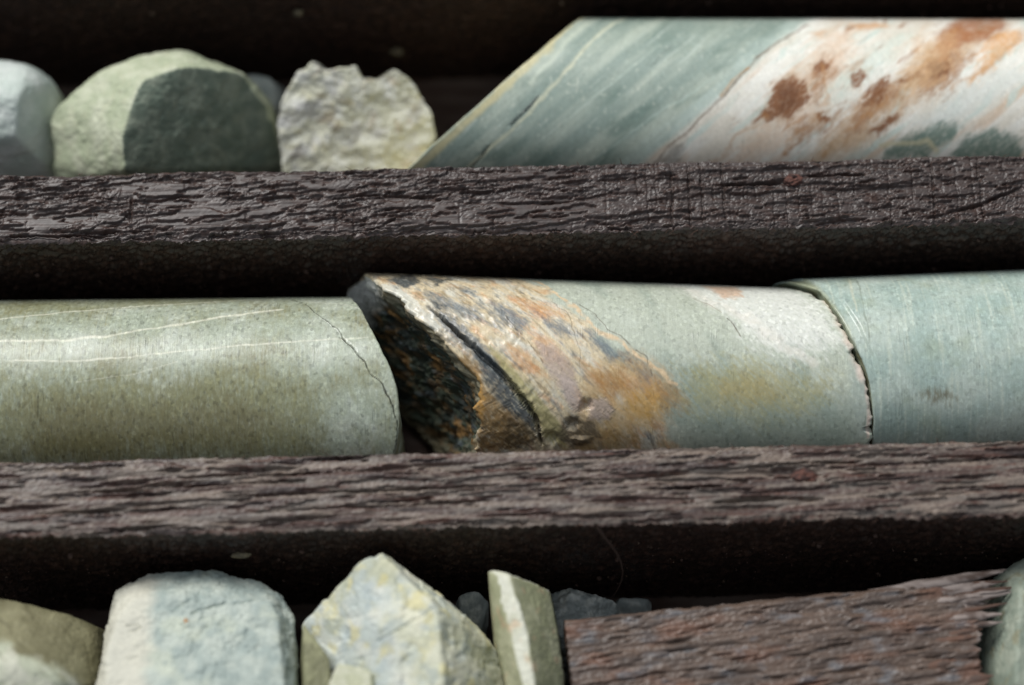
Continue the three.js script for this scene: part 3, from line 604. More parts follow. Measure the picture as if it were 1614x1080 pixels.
// --- the plain grey green core
{
  const skin = new Skin(50, 166, 23.8, 1000, 640, (x, y, z) => {
    const scratch = rings(x, y, z, 22, 1);
    let c = mix(col(156, 173, 164), col(178, 189, 178), smooth(-0.4, 0.6, fbm(x / 12, y / 10, z / 10, 4)));
    c = mix(c, col(196, 204, 188), 0.5 * smooth(0.1, 0.7, noise(x / 0.7, y / 14, z / 14 + 6) + 0.3 * speck(x, y, z, 2, 4)));
    c = mix(c, col(150, 160, 136), 0.4 * smooth(0.1, 0.6, fbm(x / 8, y / 8, z / 8 + 12, 4)));
    c = mul(c, 1 + 0.13 * scratch + 0.12 * speck(x, y, z, 3.5, 19));
    return [...c, 0.009 * scratch + 0.006 * speck(x, y, z, 3, 11)];
  });
  skin.blob([[90.5, 31.6], [94, 29.2], [96.8, 32.9], [95.4, 37.2], [91.9, 35.8]], col(104, 92, 62), 0.7, { soft: 1.4, warp: 1.6, grain: 1 });
  skin.stroke([[77.6, -52.5], [77.3, -33.6], [77.3, -17.4]], 0.3, col(198, 198, 176), 0.5, {});
  skin.stroke([[79.3, -51.7], [78.9, -22], [79.3, 2.9]], 0.2, col(120, 128, 112), 0.5, { broken: 0.4 });
  const lip = [[66.1, -60.9], [69.7, -41.3], [73, -22.8], [75.1, -7], [76.1, 6.2]];
  skin.blob([[63.7, -64.8], [68, -58.6], [71.9, -29.6], [75.1, -7], [76.3, 6.2], [74, 5.9], [68.5, -18.6]], col(150, 152, 116), 0.7, { soft: 0.8, warp: 0.6 });
  tag(core('drill_core_002', {
    yl: 23.8, zl: 3.83, yr: 25, zr: -0.15, R: 23.8, skin,
    left: (y, z) => 75.6 + 0.36 * z - 0.012 * Math.max(0, z - 3) ** 2 - 0.7 * Math.max(0, -z - 15) + rough(y, z, 33, 0.25),
    right: (y, z) => 160 + 0.2 * z + rough(y, z, 38),
    carve: (x, th) => { // a flake has broken off along the top of the end
      if (th > 45 || th < -120) return 0;
      const z = 23.8 * Math.sin(th / R2D), e = 75.6 + 0.36 * z - 0.7 * Math.max(0, -z - 15);
      const w = 3.0 * smooth(45, 5, th) + 0.4 * noise(th / 9, 3.3);
      return -0.5 * (1 - smooth(w - 0.4, w + 0.1, x - e)) * smooth(45, 25, th);
    },
    endColor: (x, y, z) => mix(col(150, 160, 140), col(120, 120, 90), smooth(-0.3, 0.5, fbm(x / 4, y / 4, z / 4, 4))),
  }), 'plain grey green drill core with a flake broken off its end', 'drill core');
}
// --- the slanted core, green to white with rust
{
  const band = (x, y, z) => x + 1.0 * z - 0.44 * y; // across the bands that lie parallel to the slanted end
  const skin = new Skin(-36, 166, 23.8, 1300, 560, (x, y, z) => {
    const b = band(x, y, z), scratch = rings(x, y, z, 32, 1);
    let c = mix(col(140, 155, 145), col(174, 184, 170), smooth(-0.3, 0.6, fbm(b / 6, y / 24, z / 24 + 2, 4)));
    c = mix(c, col(106, 126, 116), 0.75 * smooth(0, 0.6, fbm(b / 10, y / 12, z / 12 + 22, 4)));
    c = mix(c, col(188, 202, 192), 0.75 * smooth(-9, 0, b - 47.5 + 5 * fbm(b / 4, y / 9, z / 9 + 31, 4)));
    c = mix(c, col(196, 206, 196), 0.55 * smooth(0.3, 0.7, fbm(b / 1.6, (y - z) / 12, 4, 3)));
    c = mix(c, col(200, 206, 190), 0.45 * smooth(0.3, 0.7, speck(x, y, z, 0.8, 3)));
    // beyond the vein: quartz
    const q = smooth(-2.2, 1.2, b - 47.5 + 1.5 * fbm(y / 12, z / 12, 7, 3));
    let quartz = mix(col(218, 211, 196), col(232, 230, 220), smooth(-0.3, 0.5, fbm(b / 6, y / 10, z / 10 + 9, 4)));
    quartz = mix(quartz, col(206, 176, 146), 0.65 * smooth(0.1, 0.7, fbm(b / 5, y / 16, z / 16 + 14, 4)));
    quartz = mix(quartz, col(196, 210, 200), 0.8 * smooth(0.1, 0.6, fbm((b + 3 * fbm(y / 9, z / 9, 3, 3)) / 4, y / 12, z / 12 + 19, 4)));
    const rustZone = smooth(52, 60, b) * smooth(96, 84, b) * smooth(-0.1, 0.3, fbm(b / 9, y / 9, z / 9 + 51, 3));
    quartz = mix(quartz, col(150, 100, 58), 0.8 * rustZone * smooth(0.12, 0.45, fbm(b / 3.2, (y + 0.4 * z) / 9, (z - y) / 9 + 57, 5, 0.6)));
    c = mix(c, quartz, q);
    c = mul(c, 1 + 0.05 * scratch + 0.08 * speck(x, y, z, 3, 9));
    return [...c, 0.004 * scratch + 0.004 * speck(x, y, z, 3, 1)];
  });
  skin.dir = [-0.7, 0.7];
  skin.stroke([[28.7, -49.7], [15.2, -0], [7.3, 22.7], [0.1, 39.4], [-7.8, 57], [-15.1, 76.6]], 0.45, col(206, 206, 178), 0.75, { warp: 0.5, broken: 0.25 });
  skin.stroke([[22.1, -49.4], [10.8, -4.2], [5.9, 9.9]], 0.6, col(198, 206, 188), 0.6, { warp: 0.5, broken: 0.4 });
  skin.stroke([[36.4, -16.2], [27, 5.9], [14.9, 29.7]], 0.22, col(190, 204, 190), 0.5, { warp: 0.5, broken: 0.5 });
  skin.stroke([[49.2, 5.7], [31.2, 34.9], [20.8, 53.5]], 0.3, col(184, 200, 188), 0.5, { warp: 0.7, broken: 0.5 });
  skin.stroke([[39.4, -16.3], [33.8, -0.2]], 0.12, col(60, 70, 66), 0.5, { broken: 0.5 });
  skin.stroke([[7.6, 18], [4.6, 26.2], [1.3, 34.1]], 0.2, col(36, 40, 36), 0.9, { warp: 0.3, height: -0.3 });
  skin.stroke([[-3.7, 46.1], [-6, 53], [-8.2, 59.9]], 0.18, col(36, 40, 36), 0.8, { warp: 0.3, height: -0.25 });
  skin.stroke([[17.9, -51.9], [9.8, -12.9], [-0.9, 14.4], [-10, 34.5], [-20.6, 58.8], [-25.6, 72.5]], 1.1, col(204, 194, 150), 0.85, { warp: 0.4, broken: 0.2 });
  skin.stroke([[72.4, -37.1], [60, -9.1], [53.6, 9.5], [46, 29.5], [38.6, 45.7], [34.9, 58.2]], 0.3, col(108, 84, 62), 0.75, { warp: 0.7, broken: 0.35 });
  skin.stroke([[56.7, 0.9], [52.1, 11.4], [50.5, 16.9]], 0.4, col(176, 128, 72), 0.6, { warp: 0.5, broken: 0.3 });
  skin.blob([[34.9, 58.2], [38.6, 46.5], [42.2, 42.7], [40.9, 58.2]], col(110, 104, 94), 0.6, { soft: 1.2, warp: 1.2, grain: 1 });
  const run = col(176, 124, 66), rustBrown = col(124, 76, 40), rustDeep = col(98, 58, 32);
  for (const [p, c, a] of [[[[77.3, -28.9], [82.5, -28.9], [79.1, -2.7], [72.6, 23.9], [65.2, 47.4], [59.5, 58], [49.1, 58.1], [59.2, 34.7], [69.9, 5.5]], col(216, 186, 158), 0.6], [[[106.1, -33.2], [115.5, -38], [110.4, -7.3], [99.3, 12.9], [88.8, 29.1], [80.1, 47.3], [72.9, 57.9], [68.4, 57.9], [78.4, 31], [92.1, 5.3]], col(196, 158, 116), 0.62], [[[90.8, -29.1], [96.8, -29.1], [86.2, 5.4], [78.5, 20.3], [75.6, 16.7], [82, -2.7]], col(206, 216, 204), 0.7], [[[119.1, -3], [124.7, 5.1], [103.6, 34.3], [94.7, 34.4], [103.7, 16.5]], col(212, 216, 208), 0.7], [[[84.4, 23.8], [93.3, 16.6], [94.7, 22], [80.1, 47.3], [75.7, 51.1]], col(176, 138, 96), 0.4]])
    skin.blob(p, c, a, { soft: 2.4, warp: 3, grain: 1, scale: 5 });
  for (const p of [[[79.2, 36.3], [83.2, 22.1], [87.8, 13.7], [93.2, 9.9], [92.1, 18.4], [87, 26.7], [82.9, 37.4]], [[94.9, 12.9], [98.8, -5], [104.8, -12.9], [109.8, -9.6], [105.8, 4.4], [101, 16.5], [96.6, 17.3]], [[72.1, 9.4], [74.7, -4.8], [76.6, -7], [75.5, 9.3], [72.6, 20.4]], [[66.6, 34.6], [72.5, 31], [78.5, 23.9], [77, 31], [69.6, 43.6]]])
    skin.blob(p, col(150, 102, 60), 0.72, { soft: 1.8, warp: 2.6, grain: 1, scale: 2.5 });
  for (const p of [[[62.7, 10.2], [65.5, 7.1], [70.2, 7.5], [70.9, 16.8], [68.9, 25.7], [65.9, 30.4], [62.9, 29.3], [59.2, 31.8], [57.8, 31.1], [61.1, 24]], [[72.3, -0.5], [74.7, -6.1], [75.4, 0.7], [72.9, 4.7]], [[81, 7.4], [83.1, 0.6], [84.5, 4.6], [81.6, 13]], [[82.9, 22.1], [85.8, 11.1], [88.9, 5.4], [89.3, 13], [85.9, 22]], [[72.5, 28.2], [74.8, 27.5], [75.2, 31], [73.3, 31.7]], [[92, 9.2], [96.7, 2.1], [96.8, 7.2], [93.5, 11.1]], [[98.5, -5], [104.5, -8.2], [103.7, 5.2], [99.5, 7.2]], [[85.1, 36.3], [88.8, 30.9], [92.5, 28.4], [91, 32.7], [87.3, 39.1]]])
    { skin.blob(p, run, 0.5, { soft: 2.2, warp: 2, grain: 1 }); skin.blob(p, rustBrown, 0.92, { soft: 0.7, warp: 1.5, grain: 1, scale: 2 }); }
  for (const p of [[[63.1, 13.2], [67.6, 11.3], [68.5, 22.2], [64.4, 26.8]], [[99.1, -2.8], [102.9, -5], [102.3, 3.3], [99.5, 5.3]]]) skin.blob(p, rustDeep, 0.6, { soft: 0.8, warp: 1, grain: 1, scale: 2 });
  skin.blob([[106.1, -43.7], [114.1, -58.4], [120.3, -58.4], [119.6, -33.4], [114.3, -21.6], [108, -17], [102.9, -5], [100.3, -11.9]], col(156, 94, 48), 0.85, { soft: 1.6, warp: 2, grain: 1 });
  skin.blob([[116.1, -26], [121.1, -33.4], [122.4, -22.9], [118.1, -12.1], [112.2, 3.2], [108.3, 9.1], [111.1, -5.1]], col(214, 160, 100), 0.8, { soft: 1.5, warp: 1.8, grain: 1 });
  skin.blob([[96.4, -22.6], [105.8, -29.3], [107.7, -12], [99.4, 9.1], [91.9, 16.6], [95.5, -5]], col(206, 168, 124), 0.55, { soft: 2.5, warp: 2.5, grain: 1 });
  skin.blob([[81.6, -39.3], [89.3, -41.9], [91.2, -35.5], [83.2, -27.5]], col(206, 150, 92), 0.7, { soft: 1.2, warp: 1.6, grain: 1 });
  skin.blob([[71.2, -27.4], [75.6, -31.8], [74, -23.5]], col(206, 150, 92), 0.5, { soft: 1, warp: 1.4, grain: 1 });
  for (const p of [[[61, 27.6], [56.3, 36.5], [51.9, 47.5], [49.5, 55.3]], [[74.6, -2.6], [75.7, 13.1], [72.6, 27.5], [66.7, 43.7], [64.6, 55.1]], [[88.9, 20.2], [79.9, 36.3], [74.2, 51.1]], [[123.8, -29.6], [113, 1.2], [103.8, 12.8]]])
    skin.stroke(p, 0.7, run, 0.4, { warp: 2, broken: 0.7 });
  for (const p of [[[88.9, 47.2], [93.3, 39.8], [99.1, 34.4], [105, 31.5], [106.5, 36.1], [102.2, 43.4], [99.5, 52.8], [89.1, 54.9]], [[103.8, 50.9], [108, 39.7], [113.9, 36], [119.9, 41.4], [122.6, 56.6], [104.1, 57.6]]]) skin.blob(p, col(100, 124, 112), 0.9, { soft: 1.2, warp: 1.8, grain: 0.9 });
  skin.stroke([[87.4, 46.1], [93.3, 43.1], [98.5, 42.3], [100.8, 49]], 0.6, col(198, 190, 156), 0.7, { warp: 0.8 });
  tag(core('drill_core_003', {
    yl: 23.8, zl: -74.21, yr: 24.5, zr: -68.55, R: 23.8, skin, step: 0.5, grain: 0.07,
    left: (y, z) => -8.4 - 0.985 * z + 0.5 * y + rough(y, z, 43, 0.2),
    right: (y, z) => 160 - 0.1 * z + rough(y, z, 48),
    endColor: (x, y, z) => mix(col(206, 196, 152), col(176, 178, 152), smooth(-0.2, 0.5, fbm(x / 6, y / 6, z / 6, 4))),
  }), 'slanted drill core turning from teal green to white quartz with rust patches', 'drill core');
}

// ------------------------------------------------------------------ broken stones
// A stone fills the hull of its corner points, with rounded edges and rough broken faces.
function stone(name, pts, { detail = 60, edge = 36, amp = 0.5, fine = 0.14, scale = 6, chips = 22, k = 1, color, cylinder, carve, material = brokenStone, minY }) {
  const hull = new ConvexHull().setFromPoints(pts.map((p) => new THREE.Vector3(...p)));
  const planes = [];
  for (const f of hull.faces) {
    const n = f.normal, d = f.constant;
    if (!planes.some((q) => q.n.dot(n) > 0.9995 && Math.abs(q.d - d) < 0.15)) planes.push({ n: n.clone(), d });
  }
  const mid = pts.reduce((a, p) => a.add(new THREE.Vector3(...p)), new THREE.Vector3()).divideScalar(pts.length);
  const corners = pts.map((p) => new THREE.Vector3(...p));
  for (let m = 0, count = planes.length; m < chips && count; m++) { // knocked-off corners
    const p = corners[Math.floor(rnd() * corners.length)], n = p.clone().sub(mid).normalize().add(new THREE.Vector3(rr(-1, 1), rr(-1, 1), rr(-1, 1)).multiplyScalar(0.55)).normalize();
    planes.push({ n, d: Math.max(...corners.map((q) => q.dot(n))) - 0.3 - 2.2 * rnd() ** 2 });
  }
  const lo = [1e9, 1e9, 1e9], hi = [-1e9, -1e9, -1e9];
  for (const p of pts) for (let m = 0; m < 3; m++) { lo[m] = Math.min(lo[m], p[m]); hi[m] = Math.max(hi[m], p[m]); }
  const c = lo.map((v, m) => pts.reduce((s, p) => s + p[m], 0) / pts.length), ext = lo.map((v, m) => hi[m] - v);
  const reach = planes.map((q) => q.d - (q.n.x * c[0] + q.n.y * c[1] + q.n.z * c[2]));
  const g = ball(detail);
  const P = g.attributes.position, C = new Float32Array(P.count * 3), d = new THREE.Vector3();
  for (let v = 0; v < P.count; v++) {
    d.set(P.getX(v) * ext[0], P.getY(v) * ext[1], P.getZ(v) * ext[2]).normalize();
    let s = 0, best = 1e9, near = 1e9, which = 0;
    const wobble = 0.03 * fbm(d.x * 5, d.y * 5, d.z * 5 + k, 4, 0.6);
    for (let m = 0; m < planes.length; m++) {
      const dot = planes[m].n.dot(d);
      if (dot > 1e-3) { const t = reach[m] / dot, w = t * (1 + wobble * (m % 2 ? 1 : -1)); s += t ** -edge; if (t < best) best = t; if (w < near) { near = w; which = m; } }
    }
    let r = s ** (-1 / edge), onCylinder = false;
    r = Math.min(best, r * (1 + 0.35 / edge));
    if (cylinder) { // axis direction a through o, radius R
      const { o, a, R } = cylinder, w = [c[0] - o[0], c[1] - o[1], c[2] - o[2]];
      const da = d.x * a[0] + d.y * a[1] + d.z * a[2], wa = w[0] * a[0] + w[1] * a[1] + w[2] * a[2];
      const u = [d.x - a[0] * da, d.y - a[1] * da, d.z - a[2] * da], q = [w[0] - a[0] * wa, w[1] - a[1] * wa, w[2] - a[2] * wa];
      const A = u[0] ** 2 + u[1] ** 2 + u[2] ** 2, B = u[0] * q[0] + u[1] * q[1] + u[2] * q[2], D = q[0] ** 2 + q[1] ** 2 + q[2] ** 2 - R * R;
      const t = (-B + Math.sqrt(Math.max(0, B * B - A * D))) / Math.max(A, 1e-6);
      if (t < r) { r = t; onCylinder = true; }
    }
    let x = c[0] + d.x * r, y = c[1] + d.y * r, z = c[2] + d.z * r;
    const f = onCylinder ? 0.15 : 1;
    const h = f * (amp * (0.6 * fbm(x / scale, y / scale, z / scale + k * 7, 4, 0.5) + 0.7 * terrace(fbm(x / scale / 1.3, y / scale / 1.3, z / scale / 1.3 + k * 3, 4, 0.55), 2.2, 0.16) - 0.3) + fine * fbm(x / 0.9, y / 0.9, z / 0.9 + k, 3));
    x += d.x * h; y += d.y * h; z += d.z * h;
    if (carve) { const h = carve(x, y, z); x += d.x * h; y += d.y * h; z += d.z * h; }
    if (minY !== undefined) y = Math.max(y, minY);
    C.set(color(x, y, z, onCylinder, planes[which].n), 3 * v);
    P.setXYZ(v, x * MM, y * MM, z * MM);
  }
  g.setAttribute('color', new THREE.BufferAttribute(C, 3));
  g.computeVertexNormals();
  // the object's own origin at its base
  const o = [c[0] * MM, lo[1] * MM, c[2] * MM];
  g.translate(-o[0], -o[1], -o[2]);
  const m = mesh(name, g, material);
  m.position.set(...o);
  return m;
}
// A flat broken piece: outline points on a plane (the first is its middle), thickness downwards
function flake(name, pts, { thick, amp = 0.6, fine = 0.22, jag = 0.4, k = 1, color, taper = 0.9, relief, material = brokenStone }) {
  const V = pts.map((p) => new THREE.Vector3(...p)), c = V.shift();
  const n = new THREE.Vector3();
  for (let i = 0; i < V.length; i++) n.add(new THREE.Vector3().crossVectors(V[i].clone().sub(c), V[(i + 1) % V.length].clone().sub(c)));
  n.normalize();
  const turned = n.y < 0;
  if (turned) n.negate();
  const nv = 361, per = [];
  let total = 0;
  const seg = V.map((p, i) => { const l = p.distanceTo(V[(i + 1) % V.length]); total += l; return l; });
  for (let j = 0; j < nv; j++) {
    let s = (j / (nv - 1)) * total, i = 0;
    while (i < V.length - 1 && s > seg[i]) { s -= seg[i]; i++; }
    const p = V[i].clone().lerp(V[(i + 1) % V.length], Math.min(1, s / seg[i])), out = p.clone().sub(c).normalize();
    const a = j / (nv - 1) * 2 * Math.PI, q = p.clone().addScaledVector(out, jag * (fbm(Math.cos(a) * 5 + k, Math.sin(a) * 5, 3, 4, 0.6)));
    per.push([q, out]);
  }
  const nf = 70, ne = 5, ns = 24, nb = 6, rows = nf + ne + ns + nb, round = Math.min(0.4, thick / 3);
  const at = (i, j) => {
    const [q, out] = per[j];
    let f = 1, down = 0;
    if (i < nf) f = i / nf;
    else if (i < nf + ne) { const a = (i - nf) / ne * Math.PI / 2; f = 1 + 0; down = round * (1 - Math.cos(a)); }
    else if (i < nf + ne + ns) { const t = (i - nf - ne) / (ns - 1); down = round + (thick - round) * t; f = 1 + (taper - 1) * t; }
    else { down = thick; f = taper * (1 - (i - nf - ne - ns + 1) / nb); }
    const p = c.clone().lerp(q, f);
    if (i >= nf && i < nf + ne) p.addScaledVector(out, round * Math.sin((i - nf) / ne * Math.PI / 2));
    else if (i >= nf + ne && i < nf + ne + ns) p.addScaledVector(out, round);
    const h = amp * (fbm(p.x / 7, p.y / 7, p.z / 7 + k * 5, 4, 0.5) + fine * fbm(p.x / 1.1, p.y / 1.1, p.z / 1.1 + k, 3)) + (relief ? relief(p.x, p.y, p.z) * (down ? 0 : 1) : 0);
    if (down < round + 0.01) p.addScaledVector(n, h - down);
    else p.addScaledVector(n, -down + h * (1 - (down - round) / (thick - round + 1e-6))).addScaledVector(out, 0.35 * fbm(p.x / 2, p.y / 2, p.z / 2 + k, 3));
    return [p.x, p.y, p.z];
  };
  const g = sheet(rows, nv, at, { flip: turned, color: (i, j, x, y, z) => color(x, y, z, i < nf + ne) });
  g.computeBoundingBox();
  const o = new THREE.Vector3((g.boundingBox.min.x + g.boundingBox.max.x) / 2, g.boundingBox.min.y, (g.boundingBox.min.z + g.boundingBox.max.z) / 2);
  g.translate(-o.x, -o.y, -o.z);
  const m = mesh(name, g, material);
  m.position.copy(o);
  return m;
}
const mottled = (a, b, s, k, lo = -0.3, hi = 0.5) => (x, y, z) => mix(a, b, smooth(lo, hi, fbm(x / s, y / s, z / s + k, 4)));

// back row
{
  const a = mottled(col(186, 196, 188), col(206, 212, 206), 6, 3), b = mottled(col(150, 158, 132), col(170, 176, 152), 6, 9);
  tag(stone('core_fragment', [...[[-130.6, 34, -83.4], [-121.1, 36, -84.1], [-115, 36, -83.1], [-110.1, 33, -81.2], [-107.4, 26, -79], [-108.6, 20, -78.6], [-115.4, 40, -72.6], [-116.4, 34, -63.1], [-110.1, 26, -67.9], [-112.4, 18, -67.4], [-129.1, 34, -61.7], [-128.6, 40, -72.9]], [-122, 1, -82], [-108, 1, -84], [-104, 1, -60], [-122, 1, -54], [-130, 1, -70]],
    { k: 2, amp: 0.5, scale: 9, color: (x, y, z) => grainy(mix(a(x, y, z), b(x, y, z), smooth(-111, -107, x + 0.2 * (z + 70) + noise(y / 4, z / 4))), x, y, z) }),
    'rounded pale blue grey core fragment with a worn white face', 'rock');
}
{
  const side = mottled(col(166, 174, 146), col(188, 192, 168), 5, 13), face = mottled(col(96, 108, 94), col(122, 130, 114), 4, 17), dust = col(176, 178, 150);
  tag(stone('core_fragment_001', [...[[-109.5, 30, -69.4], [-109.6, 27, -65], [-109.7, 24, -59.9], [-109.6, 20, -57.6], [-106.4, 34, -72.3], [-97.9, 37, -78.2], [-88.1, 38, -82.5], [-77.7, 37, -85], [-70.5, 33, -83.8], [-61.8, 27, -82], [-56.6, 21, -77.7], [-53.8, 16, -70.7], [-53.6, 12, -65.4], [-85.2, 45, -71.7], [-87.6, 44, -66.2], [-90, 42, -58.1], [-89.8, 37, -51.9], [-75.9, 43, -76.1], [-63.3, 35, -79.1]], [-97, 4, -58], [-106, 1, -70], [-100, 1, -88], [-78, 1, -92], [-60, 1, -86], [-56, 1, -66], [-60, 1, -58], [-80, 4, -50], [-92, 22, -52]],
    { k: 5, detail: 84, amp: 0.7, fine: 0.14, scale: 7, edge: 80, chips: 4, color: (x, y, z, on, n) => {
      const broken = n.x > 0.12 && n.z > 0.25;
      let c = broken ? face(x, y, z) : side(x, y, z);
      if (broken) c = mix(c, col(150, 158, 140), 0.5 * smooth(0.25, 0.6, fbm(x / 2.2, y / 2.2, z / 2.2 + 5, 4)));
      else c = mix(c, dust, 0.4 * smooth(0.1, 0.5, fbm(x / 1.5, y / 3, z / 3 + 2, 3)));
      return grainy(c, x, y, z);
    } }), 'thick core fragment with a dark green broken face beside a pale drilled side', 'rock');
}
tag(stone('stone_chip', [...[[-64.2, 20, -88], [-58.6, 21, -86.2], [-54.8, 18, -83], [-54.4, 14, -77.1], [-61.4, 14, -78.2]], [-64, 0.5, -92], [-54, 0.5, -92], [-54, 0.5, -80], [-64, 0.5, -80]],
  { detail: 24, k: 8, color: (x, y, z) => grainy(mottled(col(172, 180, 174), col(196, 200, 192), 4, 4)(x, y, z), x, y, z) }), 'small blue grey chip wedged behind the dark faced fragment', 'rock');
{
  const crust = (x, y, z) => {
    let c = mix(col(204, 203, 182), col(222, 222, 210), smooth(-0.3, 0.4, fbm(x / 4, y / 4, z / 4 + 3, 4)));
    c = mix(c, col(180, 178, 182), 0.5 * smooth(0, 0.5, fbm(x / 5, y / 5, z / 5 + 13, 4)));
    c = mix(c, col(166, 142, 104), 0.45 * smooth(0.15, 0.6, fbm(x / 4, y / 4, z / 4 + 23, 4)));
    c = mix(c, col(206, 200, 160), 0.6 * smooth(0.25, 0.6, fbm(x / 2.5, y / 2.5, z / 2.5 + 33, 4)));
    return grainy(c, x, y, z, 4);
  };
  tag(flake('crusted_fragment', [[-36.1, 26, -69.1], [-54.7, 26.6, -68.4], [-53.6, 30.4, -73.5], [-49.7, 33.8, -78.5], [-45.8, 35.3, -80.7], [-43.6, 34, -79.1], [-36, 34.1, -79.9], [-34, 31.9, -77.1], [-29.7, 32, -77.7], [-26.6, 33.1, -79.4], [-22.1, 30.7, -76.5], [-18.7, 27.2, -72.1], [-17.5, 23.1, -66.8], [-21.4, 18.2, -60], [-27.7, 15.8, -56.2], [-49.2, 17, -56], [-53.9, 20, -59.7]],
    { thick: 11, amp: 1.2, fine: 0.25, jag: 0.8, k: 6, color: crust }), 'jagged cream and lilac crusted fragment with a notched upper edge', 'rock');
}
// front row
{
  const c0 = mottled(col(112, 108, 80), col(134, 130, 100), 7, 3);
  tag(stone('core_fragment_002', [...[[-120.2, 40, 51.5], [-111.9, 40, 52.9], [-103.6, 40, 55.6], [-95.6, 38, 57], [-91.3, 34, 58.1], [-89.9, 32, 65.4], [-88.6, 34, 74.5], [-95.3, 42, 77.3], [-106.3, 50, 70.4], [-97.1, 48, 74.8], [-116.9, 50, 70.2], [-116, 50, 82.4]], [-114, 1, 50], [-98, 1, 54], [-84, 1, 56], [-82, 1, 72], [-86, 3, 84], [-112, 3, 86]],
    { k: 11, amp: 0.5, scale: 9, edge: 30, color: (x, y, z, on, n) => {
      let c = c0(x, y, z);
      c = mix(c, mix(col(176, 180, 158), col(196, 196, 178), smooth(-0.3, 0.4, fbm(x / 4, y / 4, z / 4, 3))), smooth(-1.5, 1.5, z - 69 - 0.45 * (x + 104) + 3 * fbm(x / 5, y / 5, z / 5 + 8, 4)));
      c = mix(c, col(84, 80, 54), 0.5 * smooth(0.1, 0.6, fbm((x - z) / 2, y / 8, (z + x) / 9, 4)));
      return grainy(c, x, y, z);
    } }), 'olive brown core fragment with a pale chipped front', 'rock');
}
{
  const cracks = [[[[-66.3, 42, 63.3], [-70.2, 44.3, 59.3], [-66.8, 45.1, 58], [-62.7, 45.8, 56.9]], 0.9], [[[-66.3, 42, 63.3], [-74.2, 44.7, 58.7], [-71.4, 45.9, 56.7], [-70.1, 46.3, 55.9]], 0.6], [[[-66.3, 42, 63.3], [-60.9, 45.5, 57.3], [-56.6, 46.2, 56.2], [-52.5, 46.7, 55.3]], 0.7], [[[-66.3, 42, 63.3], [-83.8, 42.9, 61.8], [-81.8, 43.2, 61.3], [-80.8, 42.7, 62.1], [-83.2, 42.2, 63]], 1]];
  const blue = (x, y, z) => {
    let c = mix(col(150, 162, 156), col(178, 186, 176), smooth(-0.4, 0.4, fbm(x / 5, y / 5, z / 5 + 3, 4)));
    c = mix(c, col(184, 190, 172), 0.7 * smooth(0, 0.6, fbm(x / 8, y / 8, z / 8 + 13, 4)));
    c = mix(c, col(144, 156, 150), 0.6 * smooth(0.1, 0.6, fbm(x / 3, y / 3, z / 3 + 23, 4)));
    c = mix(c, col(200, 196, 180), smooth(-76.5, -80.5, x + 2.6 * fbm(z / 5, y / 5, 4, 4)) * 0.8);
    c = mix(c, col(168, 112, 52), smooth(0.6, 0.3, Math.hypot(x + 71, z - 61) + 0.3 * noise(x * 2, z * 2)));
    return grainy(c, x, y, z, 7);
  };
  tag(stone('core_slice', [...[[-91.2, 39, 61.8], [-90.5, 38, 54.8], [-87.3, 37, 50.6], [-80.3, 37, 47.3], [-67.3, 37, 46.8], [-57.6, 37, 49.5], [-51.2, 37, 52.7], [-48.7, 38, 58.2], [-47.4, 39, 67.1], [-47, 40, 77.1], [-91, 41, 75], [-84, 43, 55.6], [-70.4, 44, 55.1], [-53.4, 43.5, 57.1], [-49.2, 44, 64.4], [-48.3, 45, 78.5], [-87.4, 44, 63.5], [-87.4, 46, 79.3], [-69.9, 45.5, 65.7], [-65.3, 47, 80]], [-82, 8, 64], [-76, 3, 54], [-54, 3, 54], [-50, 6, 62], [-50, 6, 84], [-82, 8, 84]],
    { k: 16, detail: 90, amp: 0.9, fine: 0.14, scale: 6, edge: 80, chips: 6, color: (x, y, z) => blue(x, y, z), carve: (x, y, z) => {
      let h = 0;
      for (const [p, d] of cracks) for (let i = 1; i + 1 < p.length; i++) { const [e] = segmentDistance(x + 0.4 * noise(x / 2, z / 2), z + 0.4 * noise(x / 1.5, z, 4), [p[i][0], p[i][2]], [p[i + 1][0], p[i + 1][2]]); h = Math.min(h, -0.6 * d * (1 - smooth(0.05, 0.3, e))); }
      return h - 0.25 * smooth(0.3, 0.7, fbm(x / 6, z / 5, 44, 3));
    } }), 'pale blue grey core slice lying with its cracked broken face up', 'rock');
}
tag(stone('stone_chip_001', [...[[-46.4, 43, 61.3], [-43.1, 44, 66.5], [-40.4, 44, 69.6], [-40.8, 44, 73.2], [-40, 45, 80.1], [-45.3, 46, 80.9], [-45.6, 45, 70.3]], [-48, 30, 68], [-45, 30, 70], [-44, 30, 80], [-48, 30, 81]],
  { detail: 34, k: 9, amp: 0.4, chips: 3, color: (x, y, z) => grainy(mottled(col(112, 112, 84), col(146, 146, 112), 4, 4)(x, y, z), x, y, z) }), 'thin olive chip between the blue grey slice and the angular fragment', 'rock');
